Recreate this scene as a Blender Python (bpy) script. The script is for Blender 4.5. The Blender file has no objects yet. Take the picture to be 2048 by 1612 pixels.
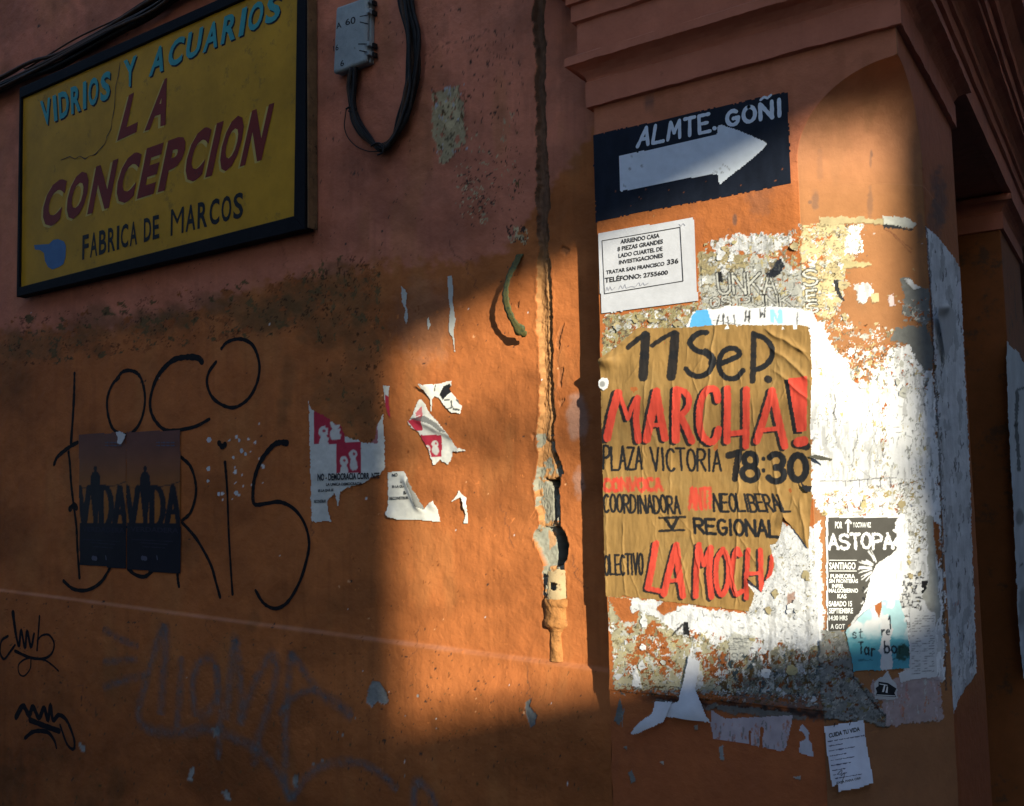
import bpy, math, random
import numpy as np
from math import radians, sin, cos
scene = bpy.context.scene
COL = scene.collection

# ------------------------------------------------------------------ camera
FPX = 1880.0
CAM = np.array((0.0, -2.1, 1.55))
_y, _p, _r = radians(33.5), radians(4.8), radians(1.15)
FW = np.array([-sin(_y)*cos(_p), cos(_y)*cos(_p), sin(_p)])
_R0 = np.cross(FW, [0, 0, 1.0]); _R0 /= np.linalg.norm(_R0); _U0 = np.cross(_R0, FW)
RT = _R0*cos(_r) - _U0*sin(_r); UP = _U0*cos(_r) + _R0*sin(_r)
cd = bpy.data.cameras.new('camera'); cam = bpy.data.objects.new('camera', cd); COL.objects.link(cam)
cd.sensor_width = 36.0; cd.lens = 36.0*FPX/2048.0; cd.clip_start = 0.05; cd.clip_end = 500
from mathutils import Matrix, Vector
B = -FW
cam.matrix_world = Matrix(((RT[0], UP[0], B[0], CAM[0]), (RT[1], UP[1], B[1], CAM[1]), (RT[2], UP[2], B[2], CAM[2]), (0, 0, 0, 1)))
scene.camera = cam

# ------------------------------------------------------------------ light
SUN_AZ, SUN_EL = 55.0, 16.0          # azimuth measured from the outward wall normal (-Y) towards +X
S = np.array([sin(radians(SUN_AZ))*cos(radians(SUN_EL)), -cos(radians(SUN_AZ))*cos(radians(SUN_EL)), sin(radians(SUN_EL))])
w = bpy.data.worlds.new('World'); scene.world = w; w.use_nodes = True
nt = w.node_tree; bg = nt.nodes['Background']
sky = nt.nodes.new('ShaderNodeTexSky'); sky.sky_type = 'NISHITA'; sky.sun_disc = False
sky.sun_elevation = radians(SUN_EL)
sky.sun_rotation = math.atan2(S[0], S[1]); sky.ozone_density = 3.2; sky.dust_density = 1.4
nt.links.new(sky.outputs[0], bg.inputs[0]); bg.inputs[1].default_value = 0.125
sl = bpy.data.lights.new('sun', 'SUN'); sun = bpy.data.objects.new('sun', sl); COL.objects.link(sun)
sl.energy = 3.05; sl.angle = radians(0.55); sl.color = (1.0, 0.945, 0.76)
sun.rotation_euler = Vector(S.tolist()).to_track_quat('Z', 'Y').to_euler()
sun.location = (6, -4, 5)
scene.view_settings.view_transform = 'Standard'; scene.view_settings.look = 'None'
scene.view_settings.exposure = 1.55; scene.view_settings.gamma = 1.0
scene.view_settings.use_curve_mapping = False

# ------------------------------------------------------------------ projection helpers
def ray(px, py):
    return FW + RT*((px-1024)/FPX) - UP*((py-806)/FPX)
def hit(px, py, O, n):
    d = ray(px, py); t = np.dot(np.asarray(O)-CAM, n)/np.dot(d, n)
    return CAM + d*t
def toP(X, Y, Z):
    dx, dy, dz = X-CAM[0], Y-CAM[1], Z-CAM[2]
    z = dx*FW[0]+dy*FW[1]+dz*FW[2]
    return (1024+FPX*(dx*RT[0]+dy*RT[1]+dz*RT[2])/z, 806-FPX*(dx*UP[0]+dy*UP[1]+dz*UP[2])/z)

# ------------------------------------------------------------------ noise
_rs = np.random.RandomState(7)
_T = _rs.rand(512, 512)
def vn(x, y, seed=0):
    x = np.asarray(x, float)+seed*37.17+1000; y = np.asarray(y, float)+seed*91.73+1000
    xi = np.floor(x).astype(int); yi = np.floor(y).astype(int); fx = x-xi; fy = y-yi
    fx = fx*fx*(3-2*fx); fy = fy*fy*(3-2*fy)
    a = _T[xi & 511, yi & 511]; b = _T[(xi+1) & 511, yi & 511]; c = _T[xi & 511, (yi+1) & 511]; d = _T[(xi+1) & 511, (yi+1) & 511]
    return (a*(1-fx)+b*fx)*(1-fy)+(c*(1-fx)+d*fx)*fy
def fbm(x, y, seed=0, o=4):
    s = 0; a = .5; n = 0
    for i in range(o):
        s = s + a*vn(x*2**i, y*2**i, seed+i*3); n += a; a *= .5
    return s/n
def sm(e0, e1, x):
    t = np.clip((x-e0)/(e1-e0), 0, 1); return t*t*(3-2*t)
def srgb(r, g, b):
    f = lambda c: c/12.92 if c <= .04045 else ((c+.055)/1.055)**2.4
    return np.array([f(r/255), f(g/255), f(b/255)])

def inpoly(x, y, P):
    x0 = min(p[0] for p in P); x1 = max(p[0] for p in P); y0 = min(p[1] for p in P); y1 = max(p[1] for p in P)
    out = np.zeros(x.shape, bool)
    idx = np.nonzero((x >= x0) & (x <= x1) & (y >= y0) & (y <= y1))[0]
    if len(idx) == 0: return out
    xs = x[idx]; ys = y[idx]; r = np.zeros(len(idx), bool); n = len(P)
    for i in range(n):
        ax, ay = P[i]; bx, by = P[(i+1) % n]
        if ay == by: continue
        c = ((ay > ys) != (by > ys)) & (xs < (bx-ax)*(ys-ay)/(by-ay)+ax)
        r ^= c
    out[idx] = r
    return out

class Paint:
    """colour and relief of a surface, painted vertex by vertex in its own flat print coordinates"""
    def __init__(s, px, py, base):
        s.x = px; s.y = py; s.c = np.tile(np.asarray(base, float), (len(px), 1)); s.h = np.zeros(len(px))
        s.j1 = (fbm(px/14, py/14, 11, 3)-.5); s.j2 = (fbm(px/14, py/14, 23, 3)-.5)
        s.k1 = (vn(px/3.2, py/3.2, 31)-.5); s.k2 = (vn(px/3.2, py/3.2, 37)-.5)
    def mask(s, P, j=0, k=0):
        if j or k: return inpoly(s.x+s.j1*j*2+s.k1*k, s.y+s.j2*j*2+s.k2*k, P)
        return inpoly(s.x, s.y, P)
    def fill(s, P, col, j=0, k=0, a=1.0, h=None, keep=None):
        m = s.mask(P, j, k)
        if keep is not None: m &= keep
        s.c[m] = s.c[m]*(1-a)+np.asarray(col)*a
        if h is not None: s.h[m] = s.h[m]+h
        return m
    def blob(s, cx, cy, rx, ry, col, a=1.0, soft=.35, n=.5, sc=18, seed=0):
        i = np.nonzero((abs(s.x-cx) < rx*1.9) & (abs(s.y-cy) < ry*1.9))[0]
        if len(i) == 0: return
        d = np.hypot((s.x[i]-cx)/rx, (s.y[i]-cy)/ry)+(fbm(s.x[i]/sc, s.y[i]/sc, seed, 3)-.5)*2*n
        m = (a*(1-sm(1-soft, 1+soft*.5, d)))[:, None]
        s.c[i] = s.c[i]*(1-m)+np.asarray(col)*m
    def line(s, pts, wd, col, a=1.0, rough=0.0, soft=.5, dh=0):
        for (ax, ay), (bx, by) in zip(pts[:-1], pts[1:]):
            r = wd/2+2+rough*3
            i = np.nonzero((s.x > min(ax, bx)-r) & (s.x < max(ax, bx)+r) & (s.y > min(ay, by)-r) & (s.y < max(ay, by)+r))[0]
            if len(i) == 0: continue
            X = s.x[i]+s.k1[i]*rough*2; Y = s.y[i]+s.k2[i]*rough*2
            L = (bx-ax)**2+(by-ay)**2+1e-9
            t = np.clip(((X-ax)*(bx-ax)+(Y-ay)*(by-ay))/L, 0, 1)
            d = np.hypot(X-ax-t*(bx-ax), Y-ay-t*(by-ay))
            m = (a*(1-sm(wd/2-soft, wd/2+soft, d)))[:, None]
            s.c[i] = s.c[i]*(1-m)+np.asarray(col)*m
            if dh: s.h[i] += dh*m[:, 0]
    def text(s, txt, quad, wd, col, a=1.0, rough=.5, jit=0, seed=1):
        for pl in text_strokes(txt, quad, jit, seed): s.line(pl, wd, col, a, rough)

def crust(SP, P, n, s0, s1, cols, seed, asp=1.0, j=3, k=4, h=.0006, keep=None):
    """remains of many glued layers: ragged noise-shaped islands of every tone with a thin dark edge for the shadow of their thickness"""
    m0 = SP.mask(P, 7, 5)
    if keep is not None: m0 &= keep
    i = np.nonzero(m0)[0]
    if len(i) == 0: return
    SP_n = len(i)
    A = 0.0
    for (ax, ay), (bx, by) in zip(P, P[1:]+P[:1]): A += ax*by-bx*ay
    A = abs(A)/2; sc = (s0+s1)*.62; x = SP.x[i]; y = SP.y[i]/asp
    wx = x/sc+1.5*(fbm(x/sc*1.7, y/sc*1.7, seed, 3)-.5); wy = y/sc+1.5*(fbm(x/sc*1.7, y/sc*1.7, seed+5, 3)-.5)
    cov = float(np.clip(1.5*n*3.14*(.6*(s0+s1)/2)**2/A/len(cols), .004, .38))
    rr = random.Random(seed)
    for q, col in enumerate(cols):
        a_ = rr.uniform(.7, 1.4); v = fbm(wx*a_, wy/a_, seed*7+q*11, 5)
        th = np.quantile(v, 1-cov); e = v-th
        on = e > 0; rim = (e > -.010) & (e <= 0) & (fbm(x/5, y/5, q+3, 2) > .45) & (cov > .04)
        SP.c[i[rim]] = SP.c[i[rim]]*.45+np.array((.05, .04, .025))*.3  # rim darkened like the shadow side of a raised layer
        tone = (.78+.44*fbm(x/6, y/9, q, 3))[:, None]
        SP.c[i[on]] = (np.asarray(col)*tone)[on]; SP.h[i[on]] += h*rr.choice([1, .6, -.5])
    sp = (vn(x/2.1, y/2.1, seed+1)*vn(x/9, y/9, seed+2) > .56) & (cov > .04)
    SP.c[i[sp]] *= .35

# ------------------------------------------------------------------ stroke lettering
def arc(cx, cy, rx, ry, a0, a1, n=9):
    return [(cx+rx*cos(radians(a0+(a1-a0)*i/n)), cy+ry*sin(radians(a0+(a1-a0)*i/n))) for i in range(n+1)]
G = {
 'A': [[(0, 0), (.5, 1), (1, 0)], [(.2, .36), (.8, .36)]],
 'B': [[(0, 0), (0, 1)], [(0, 1)]+arc(.5, .76, .4, .24, 90, -90, 6)+[(0, .52)], [(0, .52)]+arc(.55, .26, .45, .26, 90, -90, 6)+[(0, 0)]],
 'C': [arc(.55, .5, .55, .5, 50, 310, 12)],
 'D': [[(0, 0), (0, 1)], [(0, 1)]+arc(.35, .5, .65, .5, 90, -90, 9)+[(0, 0)]],
 'E': [[(1, 1), (0, 1), (0, 0), (1, 0)], [(0, .52), (.8, .52)]],
 'F': [[(1, 1), (0, 1), (0, 0)], [(0, .52), (.8, .52)]],
 'G': [arc(.55, .5, .5, .5, 50, 320, 11)+[(1, .45), (.6, .45)]],
 'H': [[(0, 0), (0, 1)], [(1, 0), (1, 1)], [(0, .5), (1, .5)]],
 'I': [[(.5, 0), (.5, 1)]],
 'J': [[(.8, 1), (.8, .25)]+arc(.4, .25, .4, .25, 0, -160, 6)],
 'K': [[(0, 0), (0, 1)], [(1, 1), (0, .42)], [(.25, .58), (1, 0)]],
 'L': [[(0, 1), (0, 0), (1, 0)]],
 'M': [[(0, 0), (.1, 1), (.5, .35), (.9, 1), (1, 0)]],
 'N': [[(0, 0), (0, 1), (1, 0), (1, 1)]],
 'O': [arc(.5, .5, .5, .5, 90, 450, 16)],
 'P': [[(0, 0), (0, 1)], [(0, 1)]+arc(.5, .74, .5, .26, 90, -90, 7)+[(0, .48)]],
 'Q': [arc(.5, .5, .5, .5, 90, 450, 16), [(.6, .25), (1, -.05)]],
 'R': [[(0, 0), (0, 1)], [(0, 1)]+arc(.5, .75, .45, .25, 90, -90, 7)+[(0, .5)], [(.35, .5), (1, 0)]],
 'S': [arc(.5, .75, .48, .25, 30, 270, 8)+arc(.5, .25, .5, .25, 90, -150, 8)],
 'T': [[(0, 1), (1, 1)], [(.5, 1), (.5, 0)]],
 'U': [[(0, 1), (0, .3)]+arc(.5, .3, .5, .3, 180, 360, 7)+[(1, 1)]],
 'V': [[(0, 1), (.5, 0), (1, 1)]],
 'Y': [[(0, 1), (.5, .5), (1, 1)], [(.5, .5), (.5, 0)]],
 'X': [[(0, 1), (1, 0)], [(1, 1), (0, 0)]],
 'Z': [[(0, 1), (1, 1), (0, 0), (1, 0)]],
 '1': [[(.15, .75), (.6, 1), (.5, 0)]],
 '3': [arc(.45, .75, .45, .25, 150, -90, 8)+arc(.45, .26, .5, .26, 90, -150, 8)],
 '8': [arc(.5, .76, .4, .24, 90, 450, 12), arc(.5, .26, .5, .26, 90, 450, 12)],
 '0': [arc(.5, .5, .5, .5, 90, 450, 16)],
 ':': [[(.5, .3), (.5, .32)], [(.5, .72), (.5, .74)]],
 '.': [[(.3, .02), (.35, .03)]], '-': [[(.1, .5), (.9, .5)]],
 'a': [arc(.45, .3, .42, .3, 90, 450, 10), [(.88, .6), (.9, 0)]],
 'b': [[(.1, 1), (.1, 0)], arc(.5, .3, .4, .3, 90, 450, 10)],
 'o': [arc(.5, .3, .42, .3, 90, 450, 10)],
 'r': [[(.2, .6), (.2, 0)], [(.2, .4), (.5, .6), (.85, .55)]],
 'e': [[(.1, .32), (.85, .36)]+arc(.48, .32, .4, .3, 20, 310, 9)],
 's': [arc(.5, .45, .35, .15, 30, 270, 5)+arc(.5, .15, .38, .15, 90, -150, 5)],
 't': [[(.45, .9), (.45, .05), (.8, 0)], [(.1, .6), (.85, .6)]],
 'm': [[(.05, 0), (.05, .6), (.35, .5), (.45, 0)], [(.45, .4), (.75, .6), (.95, 0)]],
}
NARROW = {'I': .35, '.': .35, ':': .4, ' ': .55, '1': .7, '-': .6}
def bil(q, u, v):
    (ax, ay), (bx, by), (cx, cy), (dx, dy) = q          # TL TR BR BL, v up
    tx = ax+(bx-ax)*u; ty = ay+(by-ay)*u; lx = dx+(cx-dx)*u; ly = dy+(cy-dy)*u
    return (lx+(tx-lx)*v, ly+(ty-ly)*v)
def text_strokes(txt, quad, jit=0, seed=1, gap=.28):
    rn = random.Random(seed); W = [NARROW.get(c, 1.0) for c in txt]
    tot = sum(W)+gap*(len(txt)-1); x = 0; out = []
    for c, wd in zip(txt, W):
        tilt = rn.uniform(-jit, jit); dy = rn.uniform(-jit, jit)*.5
        for pl in G.get(c, []):
            out.append([bil(quad, (x+(min(max(u, -.1), 1.1)*wd if wd >= .7 else (u-.5)*wd*.9+wd/2)+tilt*(v-.5))/tot, v+dy) for u, v in pl])
        x += wd+gap
    return out

# ------------------------------------------------------------------ materials
MATS = {}
def mat(name, col=None, rough=.85, attr=False, bump=.25, bscale=180, var=.12, vscale=14, metal=0, spec=.14, alpha=None, bump2=None, dirt=None):
    if name in MATS: return MATS[name]
    m = bpy.data.materials.new(name); m.use_nodes = True; t = m.node_tree; N = t.nodes; L = t.links
    bs = N['Principled BSDF']; bs.inputs['Roughness'].default_value = rough; bs.inputs['Metallic'].default_value = metal
    bs.inputs['Specular IOR Level'].default_value = spec
    tc = N.new('ShaderNodeTexCoord')
    if attr:
        c = N.new('ShaderNodeAttribute'); c.attribute_name = 'Col'; co = c.outputs['Color']
    else:
        c = N.new('ShaderNodeRGB'); c.outputs[0].default_value = (*col, 1); co = c.outputs[0]
    n = N.new('ShaderNodeTexNoise'); n.inputs['Scale'].default_value = vscale; n.inputs['Detail'].default_value = 9; n.inputs['Roughness'].default_value = .65
    L.new(tc.outputs['Object'], n.inputs['Vector'])
    mr = N.new('ShaderNodeMapRange'); mr.inputs['From Min'].default_value = .3; mr.inputs['From Max'].default_value = .7
    mr.inputs['To Min'].default_value = 1-var; mr.inputs['To Max'].default_value = 1+var
    L.new(n.outputs[0], mr.inputs[0])
    vm = N.new('ShaderNodeVectorMath'); vm.operation = 'SCALE'; L.new(co, vm.inputs[0]); L.new(mr.outputs[0], vm.inputs['Scale'])
    out = vm.outputs[0]
    if dirt:
        n3 = N.new('ShaderNodeTexNoise'); n3.inputs['Scale'].default_value = dirt[1]; n3.inputs['Detail'].default_value = 10; n3.inputs['Roughness'].default_value = .75
        L.new(tc.outputs['Object'], n3.inputs['Vector'])
        r3 = N.new('ShaderNodeMapRange'); r3.inputs['From Min'].default_value = dirt[2]; r3.inputs['From Max'].default_value = dirt[2]+.07; r3.inputs['To Max'].default_value = dirt[3]
        L.new(n3.outputs[0], r3.inputs[0])
        mx = N.new('ShaderNodeMix'); mx.data_type = 'RGBA'; L.new(r3.outputs[0], mx.inputs[0]); L.new(out, mx.inputs[6]); mx.inputs[7].default_value = (*dirt[0], 1)
        out = mx.outputs[2]
    L.new(out, bs.inputs['Base Color'])
    if bump:
        b = N.new('ShaderNodeBump'); b.inputs['Strength'].default_value = bump; b.inputs['Distance'].default_value = .002
        nb = N.new('ShaderNodeTexNoise'); nb.inputs['Scale'].default_value = bscale; nb.inputs['Detail'].default_value = 6
        L.new(tc.outputs['Object'], nb.inputs['Vector']); L.new(nb.outputs[0], b.inputs['Height']); L.new(b.outputs[0], bs.inputs['Normal'])
        if bump2:
            b2 = N.new('ShaderNodeBump'); b2.inputs['Strength'].default_value = bump2[0]; b2.inputs['Distance'].default_value = .012
            nb2 = N.new('ShaderNodeTexNoise'); nb2.inputs['Scale'].default_value = bump2[1]; nb2.inputs['Detail'].default_value = 5
            L.new(tc.outputs['Object'], nb2.inputs['Vector']); L.new(nb2.outputs[0], b2.inputs['Height']); L.new(b2.outputs[0], b.inputs['Normal'])
    if alpha is not None:
        if alpha == 'attr':
            a = N.new('ShaderNodeAttribute'); a.attribute_name = 'Fade'
            na = N.new('ShaderNodeTexNoise'); na.inputs['Scale'].default_value = 60; na.inputs['Detail'].default_value = 6
            L.new(tc.outputs['Object'], na.inputs['Vector'])
            ma = N.new('ShaderNodeMath'); ma.operation = 'MULTIPLY_ADD'; ma.inputs[1].default_value = 1.3; ma.inputs[2].default_value = -.28
            L.new(na.outputs[0], ma.inputs[0])
            mm = N.new('ShaderNodeMath'); mm.operation = 'MULTIPLY'; mm.use_clamp = True; L.new(a.outputs['Fac'], mm.inputs[0]); L.new(ma.outputs[0], mm.inputs[1])
            L.new(mm.outputs[0], bs.inputs['Alpha'])
    MATS[name] = m
    return m

# ------------------------------------------------------------------ object helpers
def tag(o, label=None, cat=None, group=None, kind=None):
    if label: o['label'] = label
    if cat: o['category'] = cat
    if group: o['group'] = group
    if kind: o['kind'] = kind
    return o
def thing(name, label, cat, loc=(0, 0, 0), group=None):
    o = bpy.data.objects.new(name, None); COL.objects.link(o); o.location = loc; o.empty_display_size = .1
    return tag(o, label, cat, group)
def link(name, me, m, parent=None, smooth=True):
    if m is not None: me.materials.append(m)
    if smooth: me.polygons.foreach_set('use_smooth', [True]*len(me.polygons))
    o = bpy.data.objects.new(name, me); COL.objects.link(o)
    if parent is not None:
        o.parent = parent
        o.matrix_parent_inverse = Matrix.Translation(-Vector(parent.location)) if parent.parent is None and parent.type == 'EMPTY' else Matrix()
    return o
def pydata(name, V, F, m, parent=None, smooth=False):
    me = bpy.data.meshes.new(name); me.from_pydata([tuple(map(float, v)) for v in V], [], F); me.update()
    return link(name, me, m, parent, smooth)
def setcol(me, c):
    a = me.color_attributes.new('Col', 'FLOAT_COLOR', 'POINT')
    buf = np.ones((len(c), 4), np.float32); buf[:, :3] = np.clip(c, 0, 1); a.data.foreach_set('color', buf.ravel())
def gridmesh(name, V, F, c, m, parent=None, smooth=True):
    me = bpy.data.meshes.new(name); V = np.asarray(V, np.float32); F = np.asarray(F, np.int32)
    me.vertices.add(len(V)); me.vertices.foreach_set('co', V.ravel())
    me.loops.add(F.size); me.loops.foreach_set('vertex_index', F.ravel())
    me.polygons.add(len(F)); me.polygons.foreach_set('loop_start', np.arange(0, F.size, 4, dtype=np.int32))
    try: me.polygons.foreach_set('loop_total', np.full(len(F), 4, np.int32))
    except Exception: pass
    me.update(calc_edges=True)
    if c is not None: setcol(me, c)
    return link(name, me, m, parent, smooth)
def quads(nr, nc):
    i = np.arange(nr*nc).reshape(nr, nc)
    return np.stack([i[:-1, :-1], i[:-1, 1:], i[1:, 1:], i[1:, :-1]], -1).reshape(-1, 4)
def box(V, F, x0, x1, y0, y1, z0, z1):
    b = len(V)
    V += [(x0, y0, z0), (x1, y0, z0), (x1, y1, z0), (x0, y1, z0), (x0, y0, z1), (x1, y0, z1), (x1, y1, z1), (x0, y1, z1)]
    F += [[b+i for i in f] for f in ((0, 3, 2, 1), (4, 5, 6, 7), (0, 1, 5, 4), (1, 2, 6, 5), (2, 3, 7, 6), (3, 0, 4, 7))]
def boxo(name, x0, x1, y0, y1, z0, z1, m, parent=None, bev=0):
    V, F = [], []; box(V, F, x0, x1, y0, y1, z0, z1)
    o = pydata(name, V, F, m, parent)
    if bev:
        md = o.modifiers.new('bevel', 'BEVEL'); md.width = bev; md.segments = 2
    return o
def tube(V, F, pts, r, n=8, rf=None):
    pts = [np.asarray(p, float) for p in pts]; b = len(V)
    for i, p in enumerate(pts):
        t = pts[min(i+1, len(pts)-1)]-pts[max(i-1, 0)]; t /= np.linalg.norm(t)+1e-9
        a = np.cross(t, (0, 1, 0.01)); a /= np.linalg.norm(a)+1e-9; c = np.cross(t, a)
        rr = rf(i/(len(pts)-1)) if rf else r
        for k in range(n):
            V.append(tuple(p+a*rr*cos(2*math.pi*k/n)+c*rr*sin(2*math.pi*k/n)))
    for i in range(len(pts)-1):
        for k in range(n):
            k2 = (k+1) % n; F.append([b+i*n+k, b+i*n+k2, b+(i+1)*n+k2, b+(i+1)*n+k])
    F.append([b+k for k in range(n)][::-1]); F.append([b+(len(pts)-1)*n+k for k in range(n)])
def spline(pts, n=8):
    P = [np.asarray(p, float) for p in pts]; P = [2*P[0]-P[1]]+P+[2*P[-1]-P[-2]]; out = []
    for i in range(1, len(P)-2):
        for k in range(n):
            t = k/n; a, b, c, d = P[i-1], P[i], P[i+1], P[i+2]
            out.append(.5*((2*b)+(c-a)*t+(2*a-5*b+4*c-d)*t*t+(3*b-a-3*c+d)*t**3))
    out.append(P[-2]); return out

# ------------------------------------------------------------------ surfaces of the place
YW = 0.07            # plane of the left wall
XL, XA, XC = -1.12, -0.60, -0.375   # pilaster: left edge, where the chamfer starts, square corner
ZS1, ZS2 = 2.262, 2.452             # chamfer stop
LEG = XC-XA
def ledge_z(x): return 1.072+(-(x+1.2))*.0235
def wall_out(x, z):                  # how far the plaster stands out of the wall plane
    lz = ledge_z(x)
    return .012*sm(lz+.001, lz-.007, z)+.035*sm(lz-.0, lz-.15, z)*sm(-2.1, -1.25, x)+(fbm(x*2.2, z*2.2, 5, 3)-.5)*.010
def on_wall(px, py, lift=0.0):
    Y = YW; p = None
    for _ in range(4):
        p = hit(px, py, (0, Y-lift, 0), np.array((0, 1., 0))); Y = YW-float(wall_out(p[0], p[2]))
    return np.array([p[0], Y-lift, p[2]])
class Plane:
    def __init__(s, O, a, n): s.O = np.array(O, float); s.a = np.array(a, float); s.n = np.array(n, float)
    def at(s, px, py, lift=0): return hit(px, py, s.O+s.n*lift, s.n)
    def sz(s, p): return ((p-s.O)@s.a, p[2])
    def xyz(s, u, z, lift):
        return (s.O[0]+s.a[0]*u+s.n[0]*lift, s.O[1]+s.a[1]*u+s.n[1]*lift, z+0*u)
r2 = math.sqrt(.5)
PF = Plane((0, 0, 0), (1, 0, 0), (0, -1, 0))
PC = Plane((XA, 0, 0), (r2, r2, 0), (r2, -r2, 0))
PR = Plane((XC, 0, 0), (0, 1, 0), (1, 0, 0))
class WallP:
    O = np.array((0, YW, 0.)); a = np.array((1., 0, 0)); n = np.array((0, -1., 0))
    def at(s, px, py, lift=0): return on_wall(px, py, lift)
    def sz(s, p): return (p[0], p[2])
    def xyz(s, u, z, lift): return (u, YW-wall_out(u, z)-lift, z+0*u)
PW = WallP()

ORANGE = np.array((.39, .122, .035)); SALMON = np.array((.50, .170, .098)); OLIVE = np.array((.105, .062, .024))
WHITE = np.array((.72, .71, .71)); GREY = np.array((.27, .27, .255)); BEIGE = np.array((.37, .31, .16)); INK = np.array((.016, .016, .018))
KRAFT = np.array((.300, .172, .056)); RED = np.array((.56, .062, .038)); PLASTER = np.array((.36, .285, .16))

m_wall = mat('painted_plaster', attr=True, bump=.6, bscale=110, var=.14, vscale=9, bump2=(.8, 15), dirt=((.10, .055, .03), 22, .66, .45))
m_pil = mat('pilaster_surface', attr=True, bump=.4, bscale=220, var=.10, vscale=22, bump2=(.3, 40))
m_capital = mat('capital_paint', tuple(SALMON*.95), bump=.3, bscale=120, var=.14, vscale=9, bump2=(.3, 20), dirt=((.08, .05, .03), 12, .64, .5))
m_paper = mat('paper', attr=True, bump=.18, bscale=120, var=.06, vscale=40, rough=.8)
m_kraft = mat('kraft_paper', attr=True, bump=.3, bscale=70, var=.07, vscale=16, rough=.62, spec=.16)
m_ink = mat('black_paint', (.014, .013, .015), rough=.55, bump=.15, var=.3, vscale=60)
m_dark = mat('dark_wood', (.022, .015, .012), rough=.7, bump=.4, vscale=9, var=.3)

# ================================================================== BUILDING
bld = thing('corner_building', 'orange plastered corner building with a chamfered pilaster, torn posters and graffiti', 'building', (-1.2, .2, 0))

# ---- left wall: one relief sheet, lines denser where the photograph is closer
xs = np.concatenate([np.arange(-12, -4.4, .25), np.arange(-4.4, -3.2, .0085), np.arange(-3.2, -2.2, .0062), np.arange(-2.2, -1.46, .0040),
                     np.arange(-1.46, -1.24, .0019), np.arange(-1.24, -1.10, .004)])
zs = np.concatenate([np.arange(-.02, .15, .05), np.arange(.15, .80, .008), np.arange(.80, 2.5, .0038), np.arange(2.5, 3.9, .0065), np.arange(3.9, 7.2, .25)])
def thin(a, e=.0012):
    o = [a[0]]
    for v in a[1:]:
        if v-o[-1] > e: o.append(v)
    return np.array(o)
xs = thin(xs); zs = thin(zs)
XX, ZZ = np.meshgrid(xs, zs); X = XX.ravel(); Z = ZZ.ravel()
px, py = toP(X, np.full_like(X, YW), Z)
W = Paint(px, py, SALMON)
# lower repaint in orange: irregular border
bd = np.interp(px, [-2000, 0, 250, 420, 520, 640, 760, 900, 1010, 1100, 1300], [760, 665, 650, 610, 575, 545, 530, 525, 500, 380, 100])+(W.j1*50)
m = sm(-14, 14, py-bd)[:, None]
W.c = W.c*(1-m)+ORANGE*m
dr = sm(.52, .72, fbm(px/7, py/170, 29, 4))[:, None]; W.c = W.c*(1-.10*dr*sm(.35, .6, fbm(px/90, py/160, 49, 3))[:, None])
dr = sm(.55, .75, fbm(px/11, py/120, 39, 4))[:, None]; W.c = W.c*(1+.06*dr)
# broad tone changes of old paint
t = fbm(px/260, py/200, 3, 4); W.c *= (.84+.32*t)[:, None]
t2 = sm(.55, .75, fbm(px/90, py/150, 8, 4)); W.c = W.c*(1-t2[:, None]*.22)+np.array((.27, .075, .022))*t2[:, None]*.22
t3 = sm(.6, .8, fbm(px/60, py/220, 19, 4)); W.c = W.c*(1-t3[:, None]*.25)+np.array((.42, .18, .06))*t3[:, None]*.25
for (cx, cy, rx, ry, a) in [(35, 690, 42, 34, .7), (95, 690, 34, 34, .6), (150, 665, 38, 36, .65), (205, 650, 40, 42, .7), (262, 652, 30, 30, .4), (310, 645, 45, 32, .85), (355, 632, 40, 30, .8),
        (425, 612, 40, 24, .7), (470, 612, 44, 30, .6), (520, 640, 52, 30, .85), (560, 622, 52, 36, .85), (610, 590, 60, 44, .8), (670, 545, 44, 30, .65), (700, 600, 56, 60, .75),
        (640, 660, 60, 40, .6), (720, 690, 44, 60, .5), (690, 790, 66, 60, .55), (735, 840, 40, 50, .5), (575, 760, 16, 60, .45), (565, 830, 14, 34, .5), (200, 700, 14, 12, .7),
        (30, 760, 30, 60, .3), (140, 960, 20, 60, .35), (150, 1060, 20, 50, .4), (385, 1110, 22, 40, .3), (370, 1090, 16, 34, .3), (245, 1360, 60, 60, .25), (20, 1570, 50, 60, .45), (180, 1590, 30, 50, .4),
        (110, 1440, 50, 90, .25), (510, 1240, 14, 20, .4), (240, 1580, 22, 50, .4), (900, 1180, 40, 30, .12), (1050, 1050, 30, 60, .15), (960, 860, 120, 36, .12)]:
    W.blob(cx, cy, rx, ry, OLIVE, a*.75, .55, .55, 17, int(cx) % 7)
# paler rubbed patches
for (cx, cy, rx, ry, a) in [(1155, 835, 22, 52, .5), (1158, 965, 12, 30, .4), (300, 1010, 40, 60, .12), (850, 640, 60, 90, .12)]:
    W.blob(cx, cy, rx, ry, np.array((.42, .28, .23)), a, .4, .4, 14, 2)
# dust along the ledge
lzp = ledge_z(X); W_h = np.zeros_like(X); DK_ = np.array((.09, .045, .03))
dl = np.exp(-((Z-lzp+.003)/.006)**2)*(.3+.5*vn(X*14, Z*3, 4)); dl *= sm(-1.2, -1.6, X)*.6+.4
W.c = W.c*(1-dl[:, None]*.6)+np.array((.36, .18, .12))*dl[:, None]*.6
# wall darker towards its foot, pitted
t4 = sm(lzp-.05, lzp-.5, Z)[:]*.25; W.c *= (1-t4*(.6+.8*fbm(px/40, py/60, 4)))[:, None]
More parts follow.
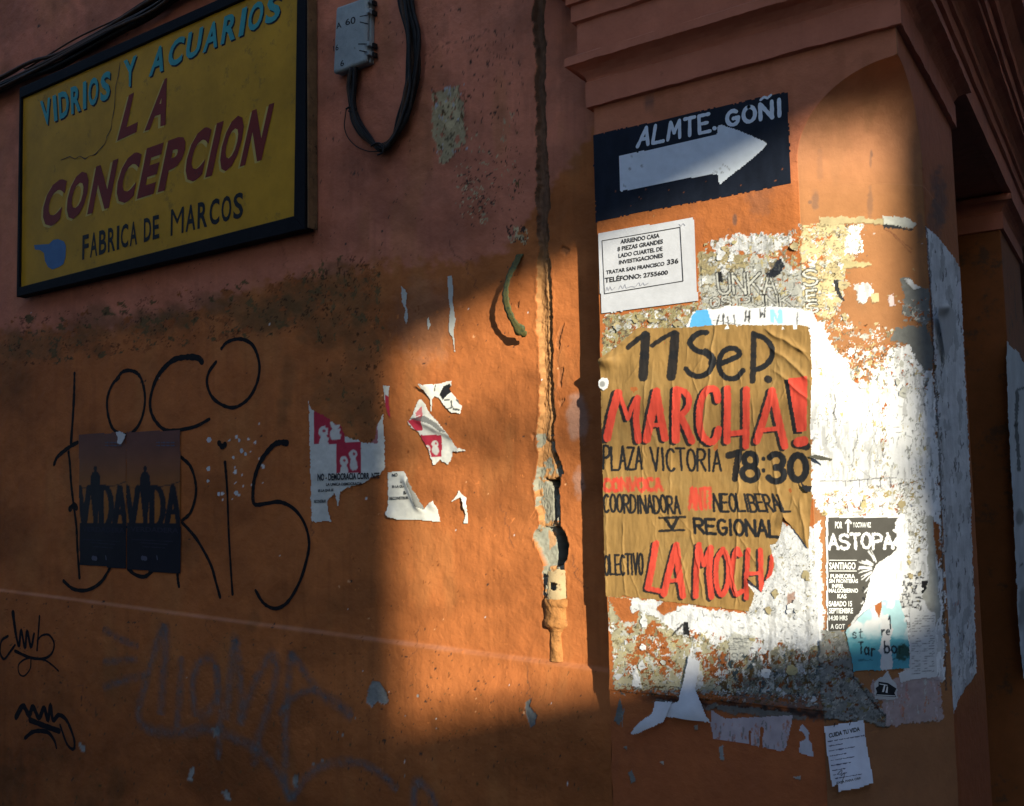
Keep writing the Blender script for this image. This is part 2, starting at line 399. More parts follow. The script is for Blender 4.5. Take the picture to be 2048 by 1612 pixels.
# grime clouds and hairline cracks
gm = sm(.48, .75, fbm(px/150, py/110, 59, 5)); W.c *= (1.05-.26*gm)[:, None]
gm = sm(.5, .7, fbm(px/45, py/70, 69, 5))*sm(560, 300, py); W.c = W.c*(1-.25*gm[:, None])+np.array((.12, .06, .035))*.25*gm[:, None]
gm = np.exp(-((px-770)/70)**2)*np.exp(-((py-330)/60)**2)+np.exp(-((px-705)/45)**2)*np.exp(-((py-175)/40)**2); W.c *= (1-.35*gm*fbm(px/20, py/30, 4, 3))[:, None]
for cx, cy, n_, a0 in [(850, 110, 14, -.25), (930, 95, 10, .1), (1000, 1010, 9, 1.3), (420, 1240, 12, .9), (900, 480, 12, 1.2), (1125, 690, 10, 1.5), (660, 980, 12, 1.9), (1060, 1330, 10, 1.4), (300, 620, 14, .3), (840, 1250, 12, 1.7), (1145, 1110, 8, 1.2), (560, 480, 10, 1.3), (120, 1350, 14, .7)]:
    q_ = random.Random(cx); x, y, a = cx, cy, a0; pp_ = [(x, y)]
    for _ in range(n_): a = a0+q_.gauss(0, .6); x += 11*cos(a); y += 11*sin(a); pp_.append((x, y))
    W.line(pp_, q_.uniform(1.0, 2.0), DK_ if True else 0, .6, .8, .9, -.0006)
# chipped plaster patches
def chip(P, col, j=4, k=3, h=-.0018, a=1.0, dark=True):
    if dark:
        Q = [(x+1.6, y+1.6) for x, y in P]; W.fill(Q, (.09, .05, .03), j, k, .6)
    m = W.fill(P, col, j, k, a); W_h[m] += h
    t = (fbm(px[m]/6, py[m]/6, 9, 3)); W.c[m] *= (.75+.5*t)[:, None]
    return m
chip([(866, 185), (885, 178), (905, 172), (916, 170), (918, 190), (928, 205), (926, 240), (930, 268), (932, 287), (905, 292), (908, 310), (890, 325), (878, 322), (872, 300), (865, 270), (862, 240)], PLASTER, 5, 5)
chip([(886, 195), (915, 185), (920, 230), (900, 260), (884, 240)], PLASTER*1.25, 6, 5)
rc = random.Random(5)
def speckle(n, x0, x1, y0, y1, s0, s1, cols, h=-.0012, tall=1.0, sd=1):
    r = random.Random(sd)
    for i in range(n):
        cx = r.uniform(x0, x1); cy = r.uniform(y0, y1); s = r.uniform(s0, s1)*r.uniform(.4, 1)
        P = [(cx+s*r.uniform(.6, 1.1)*cos(a), cy+s*tall*r.uniform(.6, 1.1)*sin(a)) for a in [k*math.pi/3.5+r.uniform(-.2, .2) for k in range(7)]]
        m = W.fill(P, r.choice(cols), 1, 2, 1.0); W_h[m] += h
DK = np.array((.06, .035, .025))
crust(W, [(905, 270), (960, 262), (1000, 300), (1012, 360), (990, 420), (940, 420), (905, 340)], 26, 3, 7, [DK, PLASTER, DK*1.5, PLASTER*1.2], 201, h=-.0012)
crust(W, [(910, 360), (950, 350), (985, 400), (975, 450), (940, 455), (915, 420)], 16, 3, 7, [DK, PLASTER, PLASTER*1.3], 202, h=-.0012)
crust(W, [(1002, 220), (1030, 225), (1048, 300), (1046, 390), (1020, 400), (1006, 340)], 11, 3, 8, [DK, OLIVE, PLASTER], 203, asp=1.8, h=-.0012)
crust(W, [(925, 60), (1040, 50), (1050, 240), (940, 250)], 26, 2, 5, [DK, DK*1.4], 204, h=-.001)
crust(W, [(865, 175), (930, 165), (935, 300), (870, 320)], 34, 3, 9, [SALMON*.9, PLASTER*1.25, SALMON*.8, WHITE*.5, OLIVE], 205, asp=1.8, h=.0005)
crust(W, [(1012, 452), (1040, 448), (1056, 470), (1050, 490), (1020, 480)], 26, 3, 6, [PLASTER, PLASTER*1.3, DK], 206, h=-.001)
crust(W, [(620, 520), (760, 500), (770, 900), (640, 880)], 14, 5, 14, [OLIVE*1.4], 207, asp=1.5, h=0)
crust(W, [(0, 640), (760, 520), (760, 640), (0, 740)], 60, 6, 18, [OLIVE*1.25, ORANGE*.7], 208, h=0)
crust(W, [(700, 640), (1060, 560), (1060, 1560), (700, 1560)], 26, 2, 6, [ORANGE*.62, ORANGE*1.25], 209, asp=2.2, h=-.0003)
crust(W, [(0, 1180), (1200, 1340), (1200, 1640), (0, 1640)], 90, 2, 6, [DK, OLIVE, ORANGE*.6], 210, h=-.0006)
crust(W, [(60, 20), (1050, 0), (1050, 520), (640, 520), (60, 640)], 60, 2, 6, [SALMON*.7, DK*1.5], 211, asp=1.8, h=-.0004)
speckle(30, 880, 1000, 130, 260, 1.5, 4, [DK, DK], sd=8)
speckle(110, 60, 1180, 520, 1600, 1.2, 3.6, [DK, DK, WHITE*.8], sd=9)
speckle(50, 640, 1150, 560, 1500, 1.2, 4, [ORANGE*.55, np.array((.62, .3, .14))], sd=10)
speckle(24, 420, 530, 870, 1000, 1.5, 6, [WHITE*.9], h=.0003, tall=1.3, sd=11)
speckle(36, 950, 1060, 300, 700, 1, 3, [DK], sd=12)
speckle(30, 620, 900, 1330, 1600, 1.5, 5, [DK, GREY], sd=14)
for P, c in [([(742, 1375), (752, 1360), (765, 1362), (778, 1378), (784, 1400), (775, 1408), (762, 1400), (750, 1412), (738, 1402)], GREY*.9),
             ([(1066, 1398), (1078, 1392), (1074, 1405), (1084, 1418), (1092, 1420), (1088, 1440), (1078, 1448), (1070, 1425)], GREY*.55),
             ([(385, 1535), (396, 1530), (392, 1562), (382, 1560)], GREY*1.2), ([(448, 1582), (460, 1575), (470, 1595), (462, 1600)], GREY), ([(430, 1455), (445, 1450), (446, 1466), (434, 1472)], GREY),
             ([(590, 1552), (600, 1546), (600, 1575), (592, 1572)], GREY*.8), ([(162, 1480), (176, 1495), (174, 1506), (165, 1500)], GREY)]:
    chip(P, c, 2, 2, -.003)
for q, w_ in (([(1060, 1035), (1070, 1018)], 1.5), ([(1066, 1038), (1080, 1014)], 1.5), ([(1150, 1130), (1158, 1140)], 1.5), ([(996, 690), (1004, 720)], 2), ([(1022, 1046), (1028, 1036), (1024, 1040)], 2)): W.line(q, w_, ORANGE*1.5 if q[0][0] < 1080 else ORANGE*.5, .7, .5)
for i in range(26):
    q_ = random.Random(i+300); x = q_.uniform(770, 1150); y = q_.uniform(650, 1400); W.line([(x, y), (x+q_.uniform(-3, 3), y+q_.uniform(8, 50))], q_.uniform(1, 3), ORANGE*q_.choice([.6, .7, 1.25]), .35, 1.5, 1.2)
# gouges right of the channel
for P in ([(1112, 690), (1118, 660), (1128, 645), (1124, 668), (1118, 700)], [(1117, 740), (1127, 735), (1122, 775), (1116, 770)], [(1140, 500), (1124, 492), (1120, 498), (1130, 510)],
          [(1116, 800), (1132, 796), (1120, 815)], [(1028, 608), (1040, 602), (1036, 615)], [(1060, 868), (1072, 866), (1066, 880)]):
    m = W.fill(P, np.array((.30, .11, .04)), 2, 2); W_h[m] -= .004
# ---- the chased channel with the broken downpipe
gy = [-900, 0, 250, 480, 640, 800, 860, 900, 940, 965, 1000, 1045, 1075, 1105, 1130, 1200, 1262, 1330, 1345]
gl = [1050, 1068, 1070, 1076, 1075, 1082, 1076, 1074, 1070, 1067, 1071, 1080, 1066, 1078, 1088, 1086, 1092, 1097, 1110]
gr_ = [1072, 1091, 1093, 1099, 1105, 1109, 1109, 1113, 1122, 1119, 1118, 1118, 1134, 1138, 1130, 1134, 1130, 1124, 1112]
jag = (fbm(px/30, py/26, 41, 5)-.5)*16+(vn(px/3, py/2.4, 43)-.5)*2.5; jag2 = (fbm(px/30, py/30, 51, 5)-.5)*14+(vn(px/3, py/2.4, 53)-.5)*2.5
GLx = np.interp(py, gy, gl)+jag; GRx = np.interp(py, gy, gr_)+jag2
near = (px > 1040) & (px < 1160)
inside = near & (px > GLx) & (px < GRx) & (py < 1200)
edge = np.minimum(px-GLx, GRx-px)
dep = sm(0, 5, edge)*.014
rel = (px-GLx)/(GRx-GLx+1e-6)
rough = fbm(px/4.5, py/9.0, 61, 2)*.35+fbm(px/1.6, py/2.2, 62, 3)*.65
dep = dep+(rough-.5)*.010-.005*np.exp(-((rel-.60)/.14)**2)*(py < 880)*(.5+fbm(px/9, py/40, 5, 2))+.006*np.exp(-((rel-.82)/.08)**2)
gh = np.where(inside, -dep, 0)
lip = near & ~inside & (np.minimum(abs(px-GLx), abs(px-GRx)) < 7) & (py < 1200)
gh = np.where(lip, (rough-.25)*.006*(1-np.minimum(abs(px-GLx), abs(px-GRx))/7), gh)
W_h += gh
gc = np.array((.38, .185, .07))*(.55+.8*fbm(px[inside]/5, py[inside]/9, 71, 4))[:, None]
up = sm(560, 440, py[inside])[:, None]
W.c[inside] = gc*(1-up)+np.array((.16, .085, .05))*(.6+.8*fbm(px[inside]/7, py[inside]/11, 72, 3))[:, None]*up  # upper channel painted darker for the shade it lies in
low = inside & (py > 868)
lm = low & (fbm(px/13, py/16, 77, 3) > .47)
W.c[lm] = np.array((.23, .215, .165))*(.7+.6*fbm(px[lm]/5, py[lm]/5, 78, 3))[:, None]
m = W.mask([(1066, 1075), (1085, 1052), (1103, 1054), (1104, 1134), (1090, 1134), (1078, 1102)], 1, 1)
W.c[m] = np.array((.23, .225, .18))*(.75+.5*fbm(px[m]/6, py[m]/8, 79, 3))[:, None]; W_h[m] = -.012-.0006*(px[m]-1066)+(fbm(px[m]/5, py[m]/6, 5, 3)-.5)*.006
m = W.mask([(1086, 1062), (1100, 1066), (1100, 1090), (1090, 1100)], 2, 1); W.c[m] = np.array((.36, .20, .10))
for P, d in [([(1102, 1055), (1114, 1050), (1126, 1060), (1134, 1078), (1138, 1094), (1134, 1116), (1127, 1128), (1104, 1136), (1102, 1096)], .10),
             ([(1103, 911), (1109, 898), (1114, 912), (1122, 928), (1127, 948), (1119, 946), (1112, 926)], .08),
             ([(1083, 957), (1096, 960), (1112, 955), (1115, 980), (1107, 990), (1102, 1002), (1100, 975), (1092, 966)], .08),
             ([(1101, 1000), (1105, 1000), (1107, 1046), (1102, 1044)], .05), ([(1114, 978), (1118, 985), (1121, 1050), (1116, 1046)], .05)]:
    m = W.fill(P, (.018, .014, .012), 1, 1); W_h[m] = -d
W_c = W.c
Y = YW-wall_out(X, Z)-W_h
# the pilaster covers the end of the wall; keep the sheet behind it
wallo = gridmesh('wall', np.stack([X, Y, Z], 1), quads(len(zs), len(xs)), W_c, m_wall, bld)

# ---- the pilaster: unrolled sheet front / chamfer / side
def cutd(z):
    z = np.asarray(z, float); t = np.clip((z-ZS1)/(ZS2-ZS1), 0, 1)
    return np.maximum(LEG*np.sqrt(np.maximum(1-t*t, 0)), .0012)
YE = .72
def pil_pos(u, z, h, ox=0.0, oy=0.0):
    """u: 0..1 front, 1..2 chamfer, 2..3 side"""
    d = cutd(z); x = np.zeros_like(u); y = np.zeros_like(u); nx = np.zeros_like(u); ny = np.zeros_like(u)
    f = u <= 1; c = (u > 1) & (u <= 2); s = u > 2
    x[f] = XL+u[f]*(XC-d[f]-XL); y[f] = 0; ny[f] = -1
    x[c] = XC-d[c]+(u[c]-1)*d[c]; y[c] = (u[c]-1)*d[c]; nx[c] = r2; ny[c] = -r2
    x[s] = XC; y[s] = d[s]+(u[s]-2)*(YE-d[s]); nx[s] = 1
    # slightly worn arrises
    k = .010
    e1 = np.exp(-((u-1)/.018)**2)*.0022*(z < ZS1); e2 = np.exp(-((u-2)/.03)**2)*.0022*(z < ZS1)
    e0 = np.exp(-(u/.010)**2)*.004*(vn(z*22, z*0, 3))
    h = h-e1-e2
    return np.stack([x+nx*h+ox+e0*(u < .05), y+ny*h+oy, z], -1)
us = np.concatenate([np.linspace(0, 1, 262), 1+np.linspace(0, 1, 160)[1:], 2+np.linspace(0, 1, 90)[1:]])
zz = np.concatenate([np.arange(0, .72, .03), np.arange(.72, 2.22, .0020), np.linspace(2.22, 2.46, 90), [2.49, 2.52]])
UU, ZZ = np.meshgrid(us, zz); U = UU.ravel(); Zp = ZZ.ravel()
base = pil_pos(U, Zp, np.zeros_like(U))
px, py = toP(base[:, 0], base[:, 1], base[:, 2])
P_ = Paint(px, py, ORANGE*.95)
t = fbm(px/120, py/90, 3, 4); P_.c *= (.82+.36*t)[:, None]
m = sm(430, 250, py)[:, None]*.65; P_.c = P_.c*(1-m)+SALMON*1.05*m
t2 = sm(.56, .7, fbm(px/35, py/80, 13, 4)); P_.c = P_.c*(1-t2[:, None]*.25)+np.array((.25, .085, .035))*t2[:, None]*.25
m = sm(1340, 1480, py)[:, None]*.45; P_.c = P_.c*(1-m)+np.array((.30, .075, .034))*m
face = U > 2; cham = (U > 1) & (U <= 2)
P_.c[cham] = P_.c[cham]*.5+np.array((.22, .142, .072))*.5
for (cx, cy, rx, ry, a) in [(1640, 330, 6, 40, .2), (1741, 326, 3, 12, .45), (1743, 306, 3, 8, .6), (1520, 405, 26, 34, .3), (1470, 440, 5, 14, .7), (1740, 400, 6, 34, .4), (1630, 400, 8, 22, .5), (1620, 404, 5, 5, .6),
        (1880, 400, 14, 60, .6), (1870, 370, 10, 30, .5), (1300, 205, 12, 4, .6), (1505, 205, 30, 20, .2), (1870, 440, 16, 40, .5), (1840, 450, 8, 30, .4)]:
    P_.blob(cx, cy, rx, ry, np.array((.10, .07, .06)), a, .5, .5, 10, 1)
# layers of old, torn and glued paper
RG = random.Random(21)
def torn(P, col, j=6, k=5, h=.0006, a=1.0, vary=.18, sc=9, keep=None, rim=True):
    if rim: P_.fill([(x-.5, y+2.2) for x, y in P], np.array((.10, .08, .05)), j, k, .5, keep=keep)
    m = P_.mask(P, j, k)
    if keep is not None: m &= keep
    c = np.asarray(col)*(1-vary+2*vary*fbm(px[m]/sc, py[m]/sc, 5, 3))[:, None]
    P_.c[m] = P_.c[m]*(1-a)+c*a; P_.h[m] += h
    return m
def patches(*a, **k): crust(P_, *a, **k)
def ink(P, n, seed, ln=(3, 12), wd=(1.2, 2.5), col=INK, a=.8, ang=(-.3, .3), vert=.3):
    r = random.Random(seed); x0 = min(p[0] for p in P); x1 = max(p[0] for p in P); y0 = min(p[1] for p in P); y1 = max(p[1] for p in P)
    for i in range(n):
        cx = r.uniform(x0, x1); cy = r.uniform(y0, y1)
        if not inpoly(np.array([cx]), np.array([cy]), P)[0]: continue
        t = r.uniform(*ang)+(1.57 if r.random() < vert else 0); l = r.uniform(*ln)/2
        P_.line([(cx-l*cos(t), cy-l*sin(t)), (cx+l*.2, cy+r.uniform(-1, 1)), (cx+l*cos(t), cy+l*sin(t))], r.uniform(*wd), col, a, 1.0)
R1 = [(1395, 632), (1398, 520), (1425, 480), (1475, 470), (1560, 470), (1600, 440), (1640, 428), (1700, 440), (1730, 460), (1715, 520), (1690, 560), (1672, 580), (1700, 640), (1760, 650), (1800, 660), (1800, 760), (1650, 760), (1630, 650), (1210, 660), (1208, 632)]
LG = np.array((.40, .39, .35)); YL = np.array((.42, .34, .19))
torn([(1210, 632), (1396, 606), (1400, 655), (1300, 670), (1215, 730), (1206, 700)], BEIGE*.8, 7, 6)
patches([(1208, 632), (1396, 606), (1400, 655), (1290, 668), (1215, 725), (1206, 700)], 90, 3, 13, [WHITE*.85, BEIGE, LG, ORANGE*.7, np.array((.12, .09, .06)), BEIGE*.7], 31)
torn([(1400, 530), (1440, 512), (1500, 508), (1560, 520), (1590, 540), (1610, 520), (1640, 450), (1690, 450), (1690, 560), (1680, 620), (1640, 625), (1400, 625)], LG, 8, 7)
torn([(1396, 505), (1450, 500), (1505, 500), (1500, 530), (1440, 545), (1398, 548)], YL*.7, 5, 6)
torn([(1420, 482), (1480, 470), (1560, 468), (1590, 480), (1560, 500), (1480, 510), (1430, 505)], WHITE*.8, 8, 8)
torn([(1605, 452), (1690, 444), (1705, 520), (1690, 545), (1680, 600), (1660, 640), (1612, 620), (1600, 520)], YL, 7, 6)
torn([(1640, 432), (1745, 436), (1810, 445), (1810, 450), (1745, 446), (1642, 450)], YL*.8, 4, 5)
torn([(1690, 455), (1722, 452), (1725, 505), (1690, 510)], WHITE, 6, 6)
patches(R1, 230, 3, 15, [WHITE*.9, LG, BEIGE, YL*.9, ORANGE*.85, WHITE*.75, LG*.8, np.array((.2, .16, .1))], 32, keep=(py > 448))
torn([(1680, 520), (1740, 525), (1742, 532), (1684, 535)], BEIGE, 3, 4)
torn([(1765, 432), (1815, 436), (1832, 448), (1826, 456), (1790, 452), (1768, 450)], LG*1.1, 2, 3, .0016)
P_.fill([(1764, 448), (1800, 453), (1832, 460), (1800, 458), (1768, 456)], INK*2, 2, 3)
for q in ([(1768, 458), (1790, 470), (1812, 490), (1826, 498)], [(1778, 460), (1800, 484), (1822, 505)]): P_.line(q, 1.6, (.16, .06, .03), .8, 1)
torn([(1708, 570), (1740, 565), (1748, 585), (1735, 605), (1715, 600)], WHITE*.8, 6, 6)
torn([(1742, 588), (1758, 586), (1758, 604), (1744, 606)], YL, 1, 2)
torn([(1778, 592), (1786, 588), (1792, 612), (1780, 612)], np.array((.62, .5, .5)), 3, 4)
torn([(1802, 555), (1818, 556), (1842, 578), (1856, 578), (1862, 640), (1848, 650), (1832, 640), (1805, 630), (1808, 590)], GREY*.55, 5, 5)
torn([(1805, 556), (1822, 560), (1840, 575), (1830, 580), (1812, 566)], WHITE*.8, 2, 4)
patches([(1800, 600), (1860, 600), (1864, 660), (1805, 640)], 18, 3, 8, [GREY*.8, LG, ORANGE*.7], 36)
torn([(1790, 655), (1850, 650), (1868, 690), (1866, 740), (1845, 745), (1820, 690), (1780, 680)], GREY*.5, 6, 6)
# the big bleached white area
W1 = [(1618, 640), (1648, 645), (1664, 692), (1700, 730), (1730, 770), (1758, 742), (1780, 700), (1820, 690), (1845, 740), (1868, 745), (1878, 900), (1882, 1040), (1890, 1200), (1888, 1360), (1812, 1350), (1812, 1250), (1796, 1040), (1640, 1030), (1622, 985)]
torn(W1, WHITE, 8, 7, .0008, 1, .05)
patches([(1690, 700), (1790, 690), (1860, 740), (1855, 780), (1750, 770), (1700, 760)], 70, 3, 10, [WHITE, LG, BEIGE, ORANGE*.8, GREY*.7, WHITE], 37)
patches([(1752, 760), (1775, 760), (1778, 960), (1758, 960)], 26, 2, 7, [BEIGE, YL*.7, ORANGE*.7, WHITE*.8], 38, asp=2)
patches([(1640, 985), (1830, 960), (1840, 1030), (1640, 1030)], 60, 3, 10, [BEIGE, ORANGE*.7, WHITE*.9, LG, np.array((.35, .26, .12))], 39)
patches([(1800, 960), (1850, 960), (1850, 1110), (1790, 1110)], 55, 3, 8, [BEIGE*.7, GREY, LG, WHITE*.8], 40)
P_.line([(1640, 962), (1700, 962), (1735, 958), (1792, 955)], 2.0, INK, .8, 1)
for q in ((1690, 962, 972), (1718, 960, 974), (1735, 958, 975), (1760, 957, 975), (1780, 956, 974)): P_.line([(q[0], q[1]), (q[0]+1, q[2])], 2.2, INK, .8, 1)
P_.line([(1668, 790), (1672, 806), (1667, 826), (1673, 840)], 3, INK, .8, 1); P_.line([(1755, 745), (1756, 800), (1762, 900)], 1.5, BEIGE*.5, .7, 1)
P_.line([(1720, 940), (1740, 955), (1735, 945)], 1.5, INK, .6, 1)
ink(W1, 260, 41, (2, 12), (1, 2.2), GREY*.6, .6, (-.6, .6), .6)
patches([(1630, 700), (1690, 740), (1780, 780), (1860, 780), (1870, 960), (1640, 960)], 60, 2, 9, [LG*1.2, GREY*1.1, BEIGE*1.1], 141, asp=2.4)
for q_ in range(7):
    r_ = random.Random(q_+60); x = r_.uniform(1650, 1860); y = r_.uniform(740, 940); pp_ = [(x, y)]
    for _ in range(r_.randint(5, 12)): x += r_.uniform(-4, 4); y += r_.uniform(5, 11); pp_.append((x, y))
    P_.line(pp_, r_.uniform(1.2, 2.4), GREY*.5, .7, 1)
ink([(1790, 800), (1870, 760), (1880, 1250), (1800, 1230)], 90, 42, (3, 12), (1, 2.4), GREY*.35, .75, (-.2, .2), .8)
ink([(1625, 700), (1680, 740), (1680, 900), (1625, 900)], 40, 43, (2, 8), (1, 2), GREY*.5, .6)
# torn area right of and under the kraft poster
torn([(1500, 1080), (1560, 1040), (1600, 1070), (1640, 1040), (1648, 1260), (1640, 1300), (1500, 1280), (1490, 1200)], WHITE*.85, 6, 6, .0006, 1, .25, 4)
patches([(1500, 1090), (1630, 1060), (1640, 1270), (1500, 1270)], 80, 2, 8, [GREY*.7, LG, WHITE*.9, BEIGE*.8, GREY*.5, WHITE], 44)
torn([(1575, 1190), (1592, 1180), (1590, 1212), (1574, 1220)], ORANGE*.8, 3, 3, -.0005, .0+.5)
torn([(1215, 1190), (1260, 1195), (1640, 1250), (1640, 1390), (1230, 1375)], np.array((.36, .32, .21)), 5, 5, .0004, 1, .3, 12)
torn([(1215, 1195), (1256, 1196), (1282, 1215), (1275, 1250), (1258, 1262), (1240, 1240), (1222, 1210)], ORANGE*.95, 4, 5, -.0003, 1, .1)
torn([(1255, 1196), (1640, 1245), (1640, 1290), (1600, 1300), (1540, 1290), (1500, 1330), (1470, 1270), (1430, 1300), (1400, 1265), (1380, 1280), (1330, 1250), (1300, 1230), (1270, 1225)], WHITE*.95, 9, 7, .0006, 1, .06)
torn([(1390, 1270), (1405, 1300), (1398, 1330), (1408, 1370), (1380, 1390), (1372, 1330)], WHITE*.85, 5, 5)
torn([(1320, 1250), (1350, 1330), (1330, 1350), (1290, 1300), (1275, 1320), (1262, 1350), (1250, 1330), (1270, 1290), (1300, 1240)], ORANGE*.8, 9, 6, -.0004, 1, .15)
torn([(1400, 1310), (1440, 1300), (1470, 1330), (1450, 1360), (1410, 1350)], ORANGE*.75, 9, 6, -.0004, 1, .15)
torn([(1360, 1200), (1350, 1220), (1325, 1232), (1312, 1214), (1330, 1205)], ORANGE*.9, 3, 4, -.0003)
patches([(1215, 1240), (1640, 1290), (1640, 1385), (1230, 1360)], 150, 3, 14, [BEIGE, LG, ORANGE*.85, LG*1.1, ORANGE*.7, np.array((.22, .18, .10)), WHITE*.85], 45, asp=1.1)
torn([(1462, 1265), (1510, 1270), (1500, 1300), (1475, 1330), (1455, 1350), (1452, 1330)], LG*1.25, 4, 4, .0008)
torn([(1593, 1265), (1625, 1270), (1618, 1300), (1610, 1330), (1596, 1325)], WHITE*.9, 4, 4, .0008)
torn([(1530, 1260), (1560, 1270), (1548, 1300), (1530, 1345), (1522, 1320)], WHITE*.9, 6, 5, .0008)
torn([(1268, 1340), (1275, 1335), (1285, 1375), (1265, 1372)], WHITE, 2, 3)
ink([(1462, 1275), (1500, 1275), (1492, 1300), (1462, 1300)], 26, 46, (8, 20), (1, 1.4), GREY*.6, .8, (-.05, .05), 0)
P_.text('S3', [(1464, 1306), (1490, 1306), (1488, 1322), (1464, 1322)], 2.0, GREY*.6)
P_.fill([(1368, 1245), (1378, 1243), (1380, 1272), (1366, 1268)], INK, 1, 1)
P_.line([(1345, 1270), (1356, 1258), (1366, 1248)], 4, INK, .9, 1); P_.line([(1362, 1266), (1376, 1274), (1390, 1282)], 2, INK, .8, 1)
ink([(1255, 1200), (1640, 1250), (1640, 1300), (1300, 1260)], 90, 47, (2, 8), (1, 2), GREY*.4, .8, (-.6, .6), .4)
m = P_.mask([(1490, 1320), (1560, 1300), (1650, 1300), (1650, 1440), (1470, 1405)], 22, 8); mm_ = (.35+.5*fbm(px[m]/18, py[m]/30, 6, 4))[:, None]; P_.c[m] = P_.c[m]*(1-mm_)+np.array((.085, .095, .095))*mm_
patches([(1440, 1310), (1640, 1300), (1645, 1410), (1430, 1385)], 120, 3, 12, [GREY*.5, np.array((.05, .07, .08)), LG*.9, WHITE*.7, ORANGE*.45, OLIVE], 145, asp=1.3)
patches([(1228, 1362), (1640, 1395), (1640, 1418), (1228, 1384)], 70, 3, 10, [OLIVE, GREY*.4, ORANGE*.6, LG*.7], 146, asp=.6)
# pulp edge with the shade under its overhang painted dark
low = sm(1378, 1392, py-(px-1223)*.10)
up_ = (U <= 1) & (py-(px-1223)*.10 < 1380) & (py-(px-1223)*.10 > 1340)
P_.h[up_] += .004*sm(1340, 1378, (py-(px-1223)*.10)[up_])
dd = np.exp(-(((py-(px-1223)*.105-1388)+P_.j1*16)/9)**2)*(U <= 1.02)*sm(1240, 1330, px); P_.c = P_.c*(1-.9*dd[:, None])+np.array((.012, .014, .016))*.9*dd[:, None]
torn([(1300, 1405), (1345, 1398), (1420, 1418), (1560, 1440), (1620, 1440), (1600, 1430), (1450, 1410)], GREY*.5, 8, 6, .0003, .8)
for P, c in [([(1228, 1440), (1240, 1395), (1246, 1420), (1240, 1452)], GREY*.5), ([(1243, 1430), (1250, 1412), (1244, 1455)], GREY*.6), ([(1256, 1545), (1264, 1540), (1272, 1562), (1262, 1566)], GREY*.6),
             ([(1438, 1495), (1446, 1490), (1448, 1522), (1440, 1520)], GREY*.9), ([(1246, 1494), (1254, 1492), (1254, 1500)], GREY*.8), ([(1320, 1524), (1328, 1522), (1328, 1530)], LG), ([(1388, 1452), (1396, 1450), (1396, 1460), (1389, 1459)], GREY),
             ([(1586, 1555), (1600, 1552), (1602, 1560)], GREY*1.2)]: torn(P, c, 1, 2, .0003)
# grey pulp mass at the foot of the chamfer
PM = [(1640, 1262), (1664, 1255), (1692, 1268), (1706, 1320), (1704, 1350), (1728, 1372), (1750, 1400), (1782, 1446), (1776, 1456), (1722, 1442), (1690, 1440), (1650, 1440), (1640, 1360)]
torn(PM, GREY*.75, 5, 5, .005, 1, .35, 10)
patches(PM, 90, 3, 10, [GREY*.6, GREY*1.1, LG*.8, GREY*.4, BEIGE*.5, ORANGE*.4], 48, h=.001)
P_.line([(1690, 1262), (1706, 1290), (1708, 1330), (1704, 1352), (1740, 1400), (1782, 1448)], 3, INK, .8, 2)
# pale washed strips on the chamfer
m = torn([(1745, 1360), (1884, 1350), (1884, 1442), (1770, 1452), (1765, 1400), (1740, 1390)], np.array((.42, .33, .33)), 6, 5, .0003, .8, .2)
patches([(1748, 1365), (1880, 1355), (1880, 1440), (1780, 1446)], 30, 2, 9, [np.array((.45, .2, .13)), np.array((.5, .4, .4)), np.array((.4, .22, .2)), LG], 49, asp=3)
torn([(1730, 1030), (1812, 1030), (1816, 1230), (1780, 1240), (1700, 1260), (1700, 1200)], WHITE*.95, 4, 5, .0004, 1, .08)
# ink remains on the shady half of the chamfer
torn([(1800, 1160), (1842, 1168), (1838, 1215), (1798, 1210)], WHITE*.9, 2, 3); ink([(1800, 1150), (1846, 1150), (1842, 1216), (1798, 1214)], 60, 50, (3, 9), (1.5, 4), INK, .8)
P_.fill([(1844, 1162), (1856, 1160), (1852, 1176), (1844, 1190), (1838, 1180)], INK, 1, 2)
ink([(1812, 1225), (1850, 1225), (1850, 1275), (1812, 1275)], 60, 51, (3, 14), (1, 1.8), GREY*.4, .8, (-.1, .1), .1)
ink([(1845, 1280), (1862, 1280), (1862, 1350), (1845, 1350)], 40, 52, (2, 6), (1, 2.5), INK, .8)
ink([(1815, 1340), (1845, 1340), (1845, 1352), (1815, 1352)], 14, 53, (2, 6), (1.5, 3), INK, .8)
torn([(1864, 1040), (1878, 1050), (1884, 1110), (1878, 1130), (1866, 1090)], ORANGE*.8, 3, 3, -.0006)
torn([(1850, 1030), (1866, 1035), (1880, 1230), (1872, 1250), (1844, 1190), (1858, 1160)], LG*.95, 4, 3, .0005)
# side face: whitewashed paper
SW = [(1850, 452), (1872, 470), (1905, 512), (1922, 540), (1927, 700), (1938, 900), (1944, 1100), (1953, 1345), (1925, 1385), (1898, 1442), (1894, 1380), (1888, 1200), (1880, 1040), (1872, 800), (1866, 640), (1858, 560)]
torn(SW, np.array((.76, .76, .77)), 2, 3, .001, 1, .16, 16, keep=face)
P_.line([(1862, 600), (1868, 740), (1878, 900), (1884, 1100), (1892, 1380)], 3, INK*2, .7, 1.5)
P_.line([(1852, 452), (1858, 540), (1862, 600)], 2.5, INK, .8, 1)
ink(SW, 170, 54, (5, 22), (1, 2.6), GREY*.35, .75, (-.12, .12), 1.0)
patches([(1890, 1200), (1945, 1200), (1950, 1340), (1900, 1430)], 25, 2, 7, [WHITE*.8, GREY, np.array((.4, .42, .5)), np.array((.5, .35, .32))], 55, asp=3, keep=face)
patches([(1866, 700), (1880, 700), (1896, 1300), (1884, 1300)], 40, 2, 6, [GREY*.5, LG, ORANGE*.5, OLIVE], 56, asp=3)
